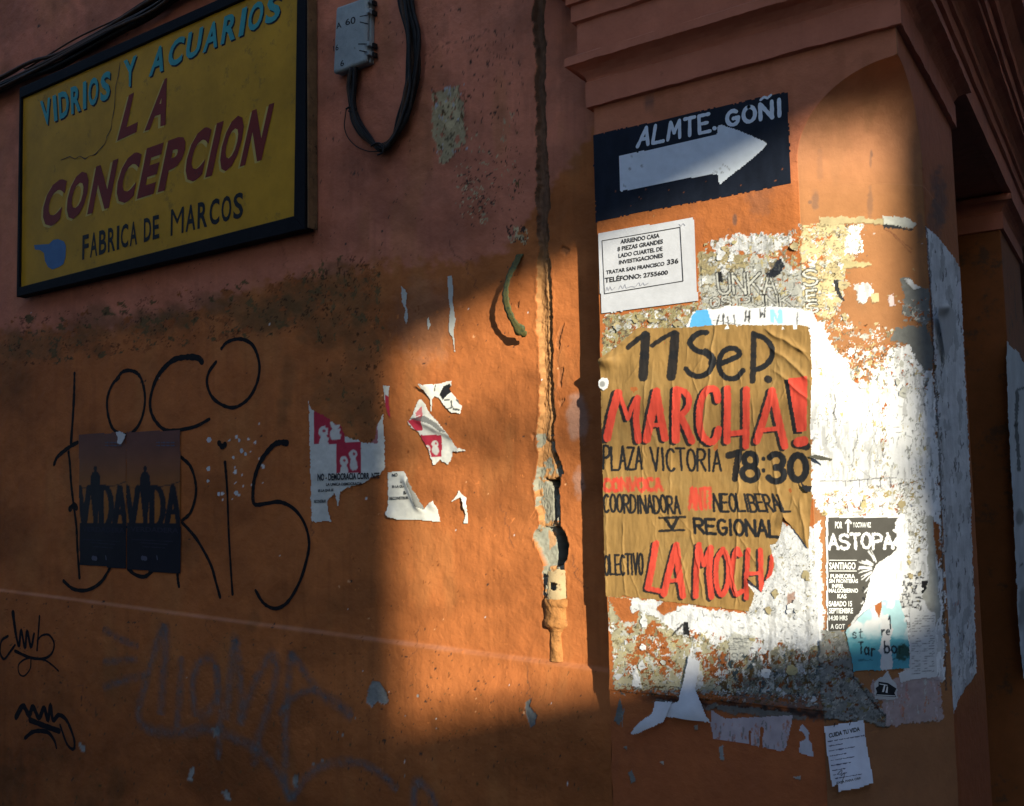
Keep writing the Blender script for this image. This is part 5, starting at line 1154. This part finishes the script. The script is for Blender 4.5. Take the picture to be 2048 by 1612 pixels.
o = stroke_obj('graffiti', tg2, PW, m_sp2, .0006, None, 6); tag(o, 'lower smudged black tag beneath the looping signature tag', 'graffiti')
gg = [([(205, 1258), (240, 1278), (277, 1294)], 11), ([(205, 1324), (240, 1321), (275, 1318)], 10), ([(205, 1376), (245, 1362), (290, 1349)], 11),
      ([(328, 1247), (305, 1314), (288, 1378), (277, 1428), (296, 1458), (352, 1464), (425, 1460), (480, 1481), (527, 1510), (560, 1555), (583, 1600)], 16), ([(330, 1247), (332, 1296), (326, 1355), (322, 1430)], 18), ([(363, 1312), (360, 1384), (354, 1455)], 16),
      ([(390, 1434), (386, 1390), (387, 1350), (404, 1320), (426, 1322), (434, 1370), (430, 1400), (415, 1425), (396, 1434)], 15), ([(434, 1330), (438, 1400), (440, 1455), (436, 1520)], 14), ([(452, 1440), (462, 1340), (470, 1275), (478, 1330), (482, 1400), (480, 1452)], 16),
      ([(480, 1445), (500, 1390), (520, 1345), (546, 1308), (552, 1350), (535, 1420), (513, 1490), (508, 1535)], 16), ([(583, 1302), (574, 1384), (571, 1470), (571, 1560), (582, 1602)], 16), ([(583, 1302), (612, 1349), (638, 1384), (682, 1414), (706, 1434)], [13, 14, 18, 18]), ([(556, 1430), (573, 1410), (600, 1386), (632, 1381)], 11),
      ([(582, 1602), (609, 1560), (647, 1531), (696, 1523), (740, 1534), (773, 1557), (795, 1580)], 13), ([(828, 1620), (828, 1590), (833, 1563), (858, 1581), (872, 1615)], 14)]
o = stroke_obj('graffiti', gg, PW, mat('spray_grey', (.15, .17, .18), rough=.7, alpha='attr'), .0006, None, 6, 2.1, fade=True, jitter=.03); tag(o, 'big faded grey spray paint scrawl across the bottom of the wall', 'graffiti')

# dark film posters
def vida(x0, x1, s, yl, yr):
    def f(p):
        yb = yl+(yr-yl)*(p.x-x0)/(x1-x0)
        t = sm(870, 1015, p.y)[:, None]; p.c = np.array((.13, .052, .042))*(1-t)+np.array((.30, .105, .018))*t
        p.c *= (.85+.3*fbm(p.x/30, p.y/30, 3, 3))[:, None]
        dk = np.array((.010, .010, .018)); m = p.y > 1046+P0(p)*.05; p.c[m] = dk
        w_ = x1-x0
        p.line([(x0, 976), (x0+w_*.5, 975), (x1-w_*.2, 970), (x1, 962)], 2, dk, .8, .5)
        for k, (a, b) in enumerate([(.02, .22), (.30, .40), (.47, .68), (.74, .97)]):
            xa = x0+w_*a; xb = x0+w_*b; q = [(xa, 975), (xb, 975), (xb, 1052), (xa, 1052)]
            if k == 1:
                c_ = (xa+xb)/2; p.fill([(c_-3, 1052), (c_-7, 1010), (c_-10, 985), (c_-10, 954), (c_-6, 945), (c_, 941), (c_+6, 945), (c_+10, 954), (c_+10, 985), (c_+7, 1010), (c_+4, 1052)], dk); p.blob(c_, 937, 3.6, 5.5, dk, 1, .2, .1)
            else: p.text('V_DA'[k], q, 11, dk)
    return f
m_gloss = mat('poster_print', attr=True, rough=.45, bump=.1, var=.05)
for (x0, x1, P, lab) in [(157, 254, [(157, 868), (200, 866), (232, 864), (238, 878), (246, 880), (252, 864), (253, 1000), (253, 1139), (159, 1130)], 'dark orange film poster, left one of the twin pair on the wall'), (252, 362, [(252, 863), (310, 861), (361, 859), (362, 1000), (362, 1149), (310, 1145), (253, 1139)], 'dark orange film poster, right one of the twin pair on the wall')]:
    th = thing('film_poster', lab, 'poster', tuple(PW.at((x0+x1)/2, 1000)), 'twin dark film posters')
    sheet('paper', P, PW, .0045, vida(x0, x1, 0, 0, 0), m_gloss, .003 if x0 < 200 else .0045, None, th, .5, .5, wavy=.0008)
    w_ = x1-x0; dz = .06
    lf = .0065 if x0 < 200 else .0080
    m_lo = mat('poster_pale_print', (.10, .10, .14), bump=0)
    font_obj('caption', [('VERDADERA', [(x0+.08*w_, 1053), (x0+.95*w_, 1056), (x0+.95*w_, 1066), (x0+.08*w_, 1063)])], PW, mat('poster_dim_print', (.035, .035, .055), bump=0), lf, th, .02)
    for q_ in range(2): stroke_obj('small_print', [([(x0+(.55+.09*k)*w_, 885+6*q_), (x0+(.61+.09*k)*w_, 885+6*q_)], 2.2) for k in range(4)], PW, m_lo, lf, th, 1, jitter=.6)
    stroke_obj('credits', [([(x0+.1*w_, 1079), (x0+.85*w_, 1083)], 2), ([(x0+.25*w_, 1085), (x0+.75*w_, 1089)], 2), ([(x0+.3*w_, 1093), (x0+.7*w_, 1096)], 2)], PW, mat('poster_dim_print', (.03, .03, .05)), lf, th, 1, jitter=.6)
    stroke_obj('emblem', [([(x0+.30*w_, 1116), (x0+.36*w_, 1117)], 9), ([(x0+.56*w_, 1112), (x0+.57*w_, 1119)], 3)], PW, m_lo, lf, th, 1)
o = sheet('paper_scrap', [(232, 864), (240, 862), (252, 868), (250, 876), (246, 884), (240, 890), (234, 886), (236, 874)], PW, .003, plain(.9), m_paper, .007, None, None, 1, 1, WHITE*.8); tag(o, 'small white torn scrap at the top between the twin film posters', 'paper scrap')
for i, (x, y, s) in enumerate([(418, 880, 5), (417, 937, 5), (416, 962, 3), (437, 988, 4), (473, 986, 5), (478, 880, 3), (483, 902, 4), (491, 908, 4), (467, 915, 3)]):
    q = random.Random(i); O_ = [(x+s*q.uniform(.6, 1.2)*cos(a), y+1.4*s*q.uniform(.6, 1.2)*sin(a)) for a in [k*1.05 for k in range(6)]]
    tag(poly_obj('paper_scrap', [O_], PW, mat('scrap_white', (.5, .5, .52), bump=0), .001), ['tiny white scrap high left of the graffiti letter I', 'tiny white scrap halfway down left of the letter I', 'speck of paper lowest in the left column by the letter I', 'white dot directly left of the stem of the letter I', 'white dot directly right of the stem of the letter I', 'topmost white scrap right of the dot of the I', 'second white scrap down right of the dot of the I', 'outermost white scrap right of the letter I', 'white scrap touching the top of the I stem on its right'][i], 'paper scrap', 'tiny remnants by the letter I')

# red and grey political posters, torn
PINK = np.array((.42, .030, .055)); NW = np.array((.62, .60, .54))
def fig(p, x0, x1, y0, y1, sd):
    p.fill([(x0, y0), (x1, y0), (x1, y1), (x0, y1)], PINK, .5, .6)
    q = random.Random(sd); w_, h_ = x1-x0, y1-y0
    for cx, cy in ((x0+.3*w_, y0+.62*h_), (x0+.68*w_, y0+.40*h_)):
        p.blob(cx, cy, w_*.17, h_*.16, NW, .95, .15, .25, 6, sd); p.blob(cx+.02*w_, cy+.30*h_, w_*.17, h_*.2, NW, .95, .15, .35, 6, sd+1)
        p.blob(cx+.03*w_, cy-.02*h_, w_*.06, h_*.05, PINK, .9, .2, .3, 4, sd+2)
def padd(fn):
    def f(p):
        p.c *= (.82+.3*fbm(p.x/14, p.y/14, 4, 4))[:, None]; fn(p)
    return f
pa = thing('political_poster', 'torn grey-white poster with dark red portrait blocks and the word Democracia', 'poster', tuple(PW.at(690, 940)))
def fA(p): fig(p, 629, 690, 822, 888, 3); fig(p, 673, 723, 884, 946, 5); p.fill([(748, 850), (756, 830), (756, 888), (742, 886)], PINK*.8, 1, 2, .8)
sheet('paper', [(617, 798), (624, 818), (640, 826), (655, 834), (668, 846), (680, 850), (691, 872), (712, 880), (727, 884), (742, 886), (752, 876), (753, 854), (768, 826), (770, 880), (770, 937), (760, 950), (750, 953), (727, 967), (691, 977), (681, 985), (678, 1013), (674, 1012), (671, 986), (655, 1001), (657, 1021), (664, 1043), (624, 1045), (620, 900)], PW, .0028, padd(fA), m_paper, .002, None, pa, 1.2, 3.2, NW, wavy=.0030, wsc=40)
font_obj('headline', [('NO - DEMOCRACIA CORR  NTE', [(635, 947), (759, 945), (759, 957), (635, 962)]), ('LA UNICA DEMOCRACIA', [(652, 966), (724, 964), (724, 970), (652, 972)]), ('ES LA QUE SE', [(636, 979), (667, 977), (667, 983), (636, 985)]), ('RECONSTRUIR', [(628, 1000), (652, 999), (652, 1005), (628, 1006)])], PW, m_type, .0062, pa, .03)
pb = thing('political_poster', 'lower corner of a torn white poster with a folded edge, lit by the sun', 'poster', tuple(PW.at(825, 1000)))
def rB(p, A_, B_):
    d = (p.x-(814+(p.y-945)*.42)); return .010*np.exp(-((d+6)/9)**2)*sm(945, 965, p.y)*sm(1030, 1010, p.y)+.008*np.exp(-(np.hypot(p.x-778, p.y-1036)/14)**2)+.006*np.exp(-(np.hypot(p.x-868, p.y-1008)/12)**2)
sheet('paper', [(776, 945), (795, 942), (808, 941), (818, 957), (830, 982), (850, 1017), (860, 1006), (868, 1001), (876, 1017), (882, 1044), (840, 1041), (794, 1039), (780, 1034), (772, 1027), (776, 1009)], PW, .0024, padd(lambda p: (p.fill([(816, 957), (820, 956), (832, 985), (852, 1018), (846, 1019), (832, 1012), (826, 990), (818, 972)], NW*.35, 1, 1),)), m_paper, .003, rB, pb, .8, 1.6, NW*1.1, wavy=.0022, wsc=40)  # dark slash is the crease shadow painted on the paper
font_obj('text_block', [('NO', [(784, 947), (795, 946), (795, 953), (784, 954)]), ('LA UNICA', [(801, 961), (817, 960), (817, 965), (801, 966)]), ('ES LA QUE SE', [(784, 971), (817, 969), (817, 975), (784, 977)]), ('BASE', [(807, 982), (822, 981), (822, 988), (807, 989)]), ('RECONSTRUIR LA', [(779, 994), (826, 992), (826, 998), (779, 1000)])], PW, m_type, .0064, pb, .03)
def rC(p, A_, B_): return .010*np.exp(-(((p.y-(832+(p.x-820)*.46)))/9)**2)*sm(815, 850, p.x)+.004*np.exp(-(np.hypot(p.x-920, p.y-898)/12)**2)
def fC(p): p.fill([(816, 842), (846, 830), (846, 860), (832, 862)], PINK*1.2, .5, 1); p.fill([(832, 826), (844, 812), (846, 830), (834, 832)], PINK*1.2, .5, 1, .8); fig(p, 842, 884, 870, 914, 8); p.fill([(820, 838), (850, 832), (874, 846), (898, 866), (884, 864), (862, 848), (840, 842)], GREY*.35, 1, 1, .85)  # last grey band is painted shadow along the curled edge
o = sheet('poster_remnant', [(816, 843), (824, 834), (832, 812), (840, 797), (850, 806), (860, 828), (875, 842), (901, 870), (908, 886), (913, 894), (936, 902), (920, 904), (906, 904), (905, 914), (897, 928), (880, 920), (868, 932), (860, 912), (854, 894), (842, 872), (834, 862), (822, 856)], PW, .0024, padd(fC), m_paper, .003, rC, None, 1.2, 2.6, NW*1.1, wavy=.0030, wsc=45); tag(o, 'slanting torn poster remnant with dark red portrait pieces in the sunlight', 'poster remnant')
def fD(p): p.fill([(880, 790), (888, 772), (902, 768), (903, 784), (893, 792), (886, 800)], INK, .5, .6); [p.line(q, w_, INK, .9, .6) for q, w_ in (([(890, 800), (898, 800)], 4), ([(903, 802), (904, 812)], 3), ([(896, 818), (906, 814)], 2.5), ([(914, 800), (920, 806)], 4), ([(908, 818), (918, 820)], 4), ([(872, 770), (870, 782)], 2))]
def rD(p, A_, B_): return .012*np.exp(-(np.hypot((p.x-850), p.y-770)/16)**2)+.004*np.exp(-(np.hypot(p.x-905, p.y-763)/12)**2)
o = sheet('poster_remnant', [(838, 767), (850, 770), (870, 768), (890, 764), (906, 761), (905, 770), (900, 776), (903, 784), (916, 800), (924, 812), (921, 828), (903, 826), (890, 812), (878, 796), (869, 792), (866, 800), (863, 824), (861, 822), (861, 802), (858, 794), (848, 778)], PW, .0022, padd(fD), m_paper, .003, rD, None, .6, 1.6, NW*1.15, wavy=.0030, wsc=45); tag(o, 'curling white remnant with bits of a black printed face, in the sunlight', 'poster remnant')
o = sheet('poster_remnant', [(766, 770), (780, 772), (777, 790), (779, 812), (782, 840), (777, 830), (771, 812), (768, 795)], PW, .0022, padd(lambda p: p.fill([(770, 790), (780, 795), (783, 842), (770, 820)], PINK*1.1, 1, 1)), m_paper, .003, None, None, .6, 1, NW); tag(o, 'narrow white and dark red strip left of the curling face remnant', 'poster remnant')
o = sheet('poster_remnant', [(897, 1007), (908, 998), (914, 990), (918, 980), (924, 988), (935, 996), (936, 1047), (926, 1047), (931, 1030), (928, 1004), (922, 994), (908, 1002)], PW, .0022, plain(1), m_paper, .004, lambda p, A_, B_: .010*np.exp(-(np.hypot(p.x-926, p.y-1010)/12)**2), None, .4, .8, NW*1.15); tag(o, 'small white hook shaped paper curl right of the folded poster corner', 'poster remnant')
for P, lb in [([(802, 572), (812, 580), (815, 592), (812, 610), (818, 630), (812, 650), (808, 640), (811, 620), (804, 604)], 'shaded thin vertical paper remnant with dark print, left of three'), ([(853, 640), (858, 634), (862, 650), (856, 660)], 'shaded stubby paper remnant in the middle of three'), ([(895, 552), (904, 550), (907, 575), (906, 600), (912, 640), (908, 660), (911, 715), (908, 700), (904, 672), (897, 660), (900, 620), (896, 590)], 'long thin vertical paper remnant at the shadow edge, right of three')]:
    o = sheet('paper_strip', P, PW, .0022, plain(.8), m_paper, .002, None, None, .8, 1.4, NW); tag(o, lb, 'paper strip')

# peeling strip curling off the wall
def peel():
    pts = [(1040, 508, .000), (1029, 530, .024), (1018, 552, .044), (1011, 580, .058), (1012, 604, .062), (1020, 630, .058), (1034, 654, .046), (1052, 672, .028)]
    pp = spline(pts, 6); V = []; L = len(pp); F = []
    for i, p in enumerate(pp):
        t = i/(L-1); w0 = .0118*(.72+.5*vn(t*7, 1.3, 3))*(1.5 if .84 < t < .95 else 1)*(.35 if t > .985 else 1); c = on_wall(p[0], p[1], p[2]+.001)
        a = on_wall(p[0]-1, p[1], p[2]+.001); 
        q0 = pp[max(i-1, 0)]; q1 = pp[min(i+1, L-1)]
        tv = on_wall(q1[0], q1[1], q1[2])-on_wall(q0[0], q0[1], q0[2]); tv /= np.linalg.norm(tv)
        s = np.cross(tv, (0, -1., 0)); s /= np.linalg.norm(s); rr = 1+.12*math.sin(i*1.7)
        for k in (-1, -.33, .33, 1): V.append(tuple(c+s*w0*k*rr+np.array((0, .0015*k, 0))))
    for i in range(L-1):
        for k in range(3): F.append([4*i+k, 4*i+k+1, 4*i+5+k, 4*i+4+k])
    o = pydata('peeling_strip', V, F, mat('green_foil', (.11, .098, .034), rough=.6, bump=.6, var=.4, vscale=60, dirt=((.03, .05, .03), 60, .5, .8)), None, True)
    md = o.modifiers.new('solid', 'SOLIDIFY'); md.thickness = .0007
    tag(o, 'green strip curling off the wall left of the broken pipe channel', 'peeling strip')
peel()

# downpipe remains
dp = thing('drain_pipe', 'stub of an orange painted drain pipe with a collar below the hole in the wall', 'pipe', tuple(on_wall(1112, 1230)))
m_pipe = mat('pipe_paint', (.38, .165, .052), rough=.85, bump=.7, bscale=120, var=.3, vscale=30, dirt=((.13, .06, .03), 60, .57, .7), bump2=(.8, 45))
def lathe(name, prof, m, parent, yoff=.0, n=40, wob=.0042):
    """prof: (pixel y, radius px, centre px x)"""
    V = []; F = []
    for i, (yy, rp, cx) in enumerate(prof):
        c = on_wall(cx, yy, 0); e = on_wall(cx+1, yy, 0); R_ = rp*abs(e[0]-c[0]); c[1] = YW+yoff
        for k in range(n):
            a = 2*math.pi*k/n; rr = R_+wob*(vn(k*.55, i*.8, 3)-.5)+.0018*(vn(k*2.3, i*2.1, 5)-.5)
            V.append((c[0]+rr*cos(a), c[1]+rr*sin(a)*.78, c[2]))
    for i in range(len(prof)-1):
        for k in range(n):
            F.append([i*n+k, (i+1)*n+k, (i+1)*n+(k+1) % n, i*n+(k+1) % n])
    return pydata(name, V, F, m, parent, True)
lathe('collar', [(1195, 19, 1112), (1196, 23, 1112), (1199, 25.5, 1112), (1205, 26.2, 1112), (1211, 25.8, 1112), (1213, 24.2, 1112), (1215, 23.6, 1111), (1226, 23.2, 1111), (1238, 23.4, 1111), (1240, 24.4, 1111), (1243, 25.6, 1111), (1249, 25.8, 1111), (1253, 24, 1111), (1256, 19, 1111), (1259, 17.5, 1111), (1262, 17, 1111), (1265, 13.5, 1111)], m_pipe, dp, .012)
lathe('lower_pipe', [(1258, 13, 1112)]+[(1262+i*6, 12.8+.14*i+(1.2 if i == 10 else 0), 1112+.12*i) for i in range(11)], m_pipe, dp, .008)
# broken pipe wall above the collar: front shell with a hole
def shell():
    n = 36; rows = 40; V = []; F = []; keep = {}
    for i in range(rows+1):
        yy = 1132+(1198-1132)*i/rows; cx = 1111-.6*(1-i/rows)
        c = on_wall(cx, yy, 0); e = on_wall(cx+1, yy, 0); R_ = 21*abs(e[0]-c[0])
        for k in range(n+1):
            a = math.pi+math.pi*k/n
            V.append((c[0]+R_*cos(a), YW+.012+R_*sin(a)*.8, c[2]))
    for i in range(rows):
        for k in range(n):
            v = V[i*(n+1)+k]; qx, qy = toP(*[np.array(t) for t in v]); qx = float(qx); qy = float(qy)
            jx = (float(vn(qx/4, qy/4, 3))-.5)*5
            if math.hypot((qx+jx-1106)/7.5, (qy-1172)/9) < 1: continue
            if qy+jx*1.3 < 1138+abs(qx-1118)*.2: continue
            if qx+jx*.6 < 1096 and qy < 1196: continue
            F.append([i*(n+1)+k, i*(n+1)+k+1, (i+1)*(n+1)+k+1, (i+1)*(n+1)+k])
    o = pydata('broken_pipe_wall', V, F, mat('old_pipe', (.40, .29, .16), bump=.4, var=.2, dirt=((.10, .06, .03), 50, .58, .7)), dp, True)
    md = o.modifiers.new('solid', 'SOLIDIFY'); md.thickness = .003; md.offset = -1
shell()

# ================================================================== GROUND AND THE STREET BEHIND THE CAMERA
m_pave = mat('pavement_concrete', (.10, .095, .09), bump=.5, bscale=30, var=.2, vscale=3)
m_road = mat('asphalt', (.05, .05, .052), bump=.6, bscale=90, var=.2, vscale=3)
o = boxo('ground', -80, 80, -80, 80, -.5, -.15, mat('soil', (.12, .10, .08))); tag(o, kind='structure')
o = boxo('road', -60, 60, -60, -3.4, -.2, -.140, m_road); tag(o, kind='structure')
o = boxo('side_road', 1.6, 5.0, -3.39, 30, -.2, -.140, m_road); tag(o, kind='structure')
o = boxo('pavement', -30, 1.5, -3.3, 9.2, -.2, -.002, m_pave); tag(o, kind='structure')
m_kerb = mat('kerb_stone', (.28, .27, .25), bump=.4)
o = boxo('kerb', -30, 1.6, -3.42, -3.302, -.2, .0, m_kerb, None, .01); tag(o, kind='structure')
m_far = mat('far_plaster', (.30, .22, .16), bump=.3, var=.15, vscale=1.2)
m_far2 = mat('far_plaster_dark', (.16, .13, .11), bump=.3, var=.15, vscale=1.2)
m_glass = mat('window_glass', (.03, .04, .05), rough=.1, spec=.6, bump=0)
# unseen house across the street, placed to dim the wall on the left
h1 = thing('sky_blocker_house', 'unseen two storey house behind the camera, placed to dim the left wall', 'building', (-12, -8, 0))
boxo('sky_blocker_wall', -26, -1.6, -18, -6.5, -.14, 9, m_far2, h1)
for i in range(8):
    for k in range(2):
        x0 = -25+i*2.95; wn = boxo('window', x0, x0+1.2, -6.499, -6.43, .9+k*3.4, 2.8+k*3.4, m_glass, h1)
# made-up roofless facade, unseen: its empty window cuts the sunlit patch
T_ = 14.0
hd = np.array((cos(radians(73)), sin(radians(73)), 0)); nn_ = np.array((-hd[1], hd[0], 0))
sunT = -S
def back(p): return np.asarray(p)+S*T_
pc_ = np.array((-1.2, 0.0, 1.55)); O_ = back(pc_)
def onfac(p):                       # follow the sun from a point of the lit patch to the facade plane
    p = np.asarray(p, float); t = np.dot(O_-p, nn_)/np.dot(S, nn_); q = p+S*t; return np.dot(q-O_, hd), q[2]
LT = onfac((-1.90, YW, 1.985)); LB = onfac((-1.90, YW, .875)); RT_ = onfac((-1.20, YW, 2.205))
RR = onfac((-.438, .162, 1.7))
print('facade', LT, LB, RT_, RR)
su, sv, zb, zt = -.372, .605, 4.876, 6.051
fac = thing('sun_mask_facade', 'unseen roofless facade behind the camera, added so its window shapes the sun patch', 'building', tuple(O_*np.array((1, 1, 0))))
def fbox(name, s0, s1, z0, z1, m, par, d0=0.0, d1=-.16):
    V = []
    for d_ in (d0, d1):
        for (s_, z_) in ((s0, z0), (s1, z0), (s1, z1), (s0, z1)):
            q = O_+hd*s_+nn_*d_; V.append((q[0], q[1], z_))
    return pydata(name, V, [[0, 1, 2, 3], [7, 6, 5, 4], [0, 4, 5, 1], [1, 5, 6, 2], [2, 6, 7, 3], [3, 7, 4, 0]], m, par)
wd_ = sv-su
edges = [-9, su-3.6-wd_, su-3.6, su, sv, 7, ]
fbox('sun_mask_wall', -14, 14, -.14, zb, m_far, fac); fbox('sun_mask_wall', -14, 14, zt, 13.0, m_far, fac)
fbox('sun_mask_wall', -14, su-3.4-wd_, zb, zt, m_far, fac); fbox('sun_mask_wall', su-3.4, su, zb, zt, m_far, fac)
fbox('sun_mask_wall', sv, sv+3.4, zb, zt, m_far, fac); fbox('sun_mask_wall', sv+3.4+wd_, 14, zb, zt, m_far, fac)
fbox('sun_mask_sill', su-.1, sv+.1, zb-.1, zb-.004, m_kerb, fac, .06, 0.002)
fbox('sun_mask_sill', sv+3.3, sv+3.5+wd_, zb-.1, zb-.004, m_kerb, fac, .06, 0.002)

h2 = thing('side_sky_blocker_house', 'unseen tall house across the side street, added to darken the right mouldings', 'building', (5.5, 10, 0))  # unseen house put in to block sky light from the right side
boxo('sky_blocker_wall', 5.5, 13, -.6, 30, -.14, 13.5, m_far2, h2)
for i in range(7):
    for k in range(2): boxo('window', 5.43, 5.499, 1+i*3.6, 2.2+i*3.6, .9+k*3.6, 2.9+k*3.6, m_glass, h2)
o = boxo('side_pavement', 5.02, 5.49, -.6, 30, -.2, .0, m_pave); tag(o, kind='structure')
# overhead cable bundle across the street: its soft shadow crosses the lit plaster
a_ = np.array((-1.30, YW, 1.66))+S*15.0; b_ = np.array((-1.80, YW, 1.70))+S*15.0
d_ = (a_-b_); d_ /= np.linalg.norm(d_)
V = []; F = []; tube(V, F, [a_-d_*14+np.array((0, 0, .0)), a_-d_*7, a_, a_+d_*7, a_+d_*14], .022, 8)
o = pydata('overhead_cable', V, F, m_cab); tag(o, 'thick bundled power cable strung over the street behind the camera', 'cable')
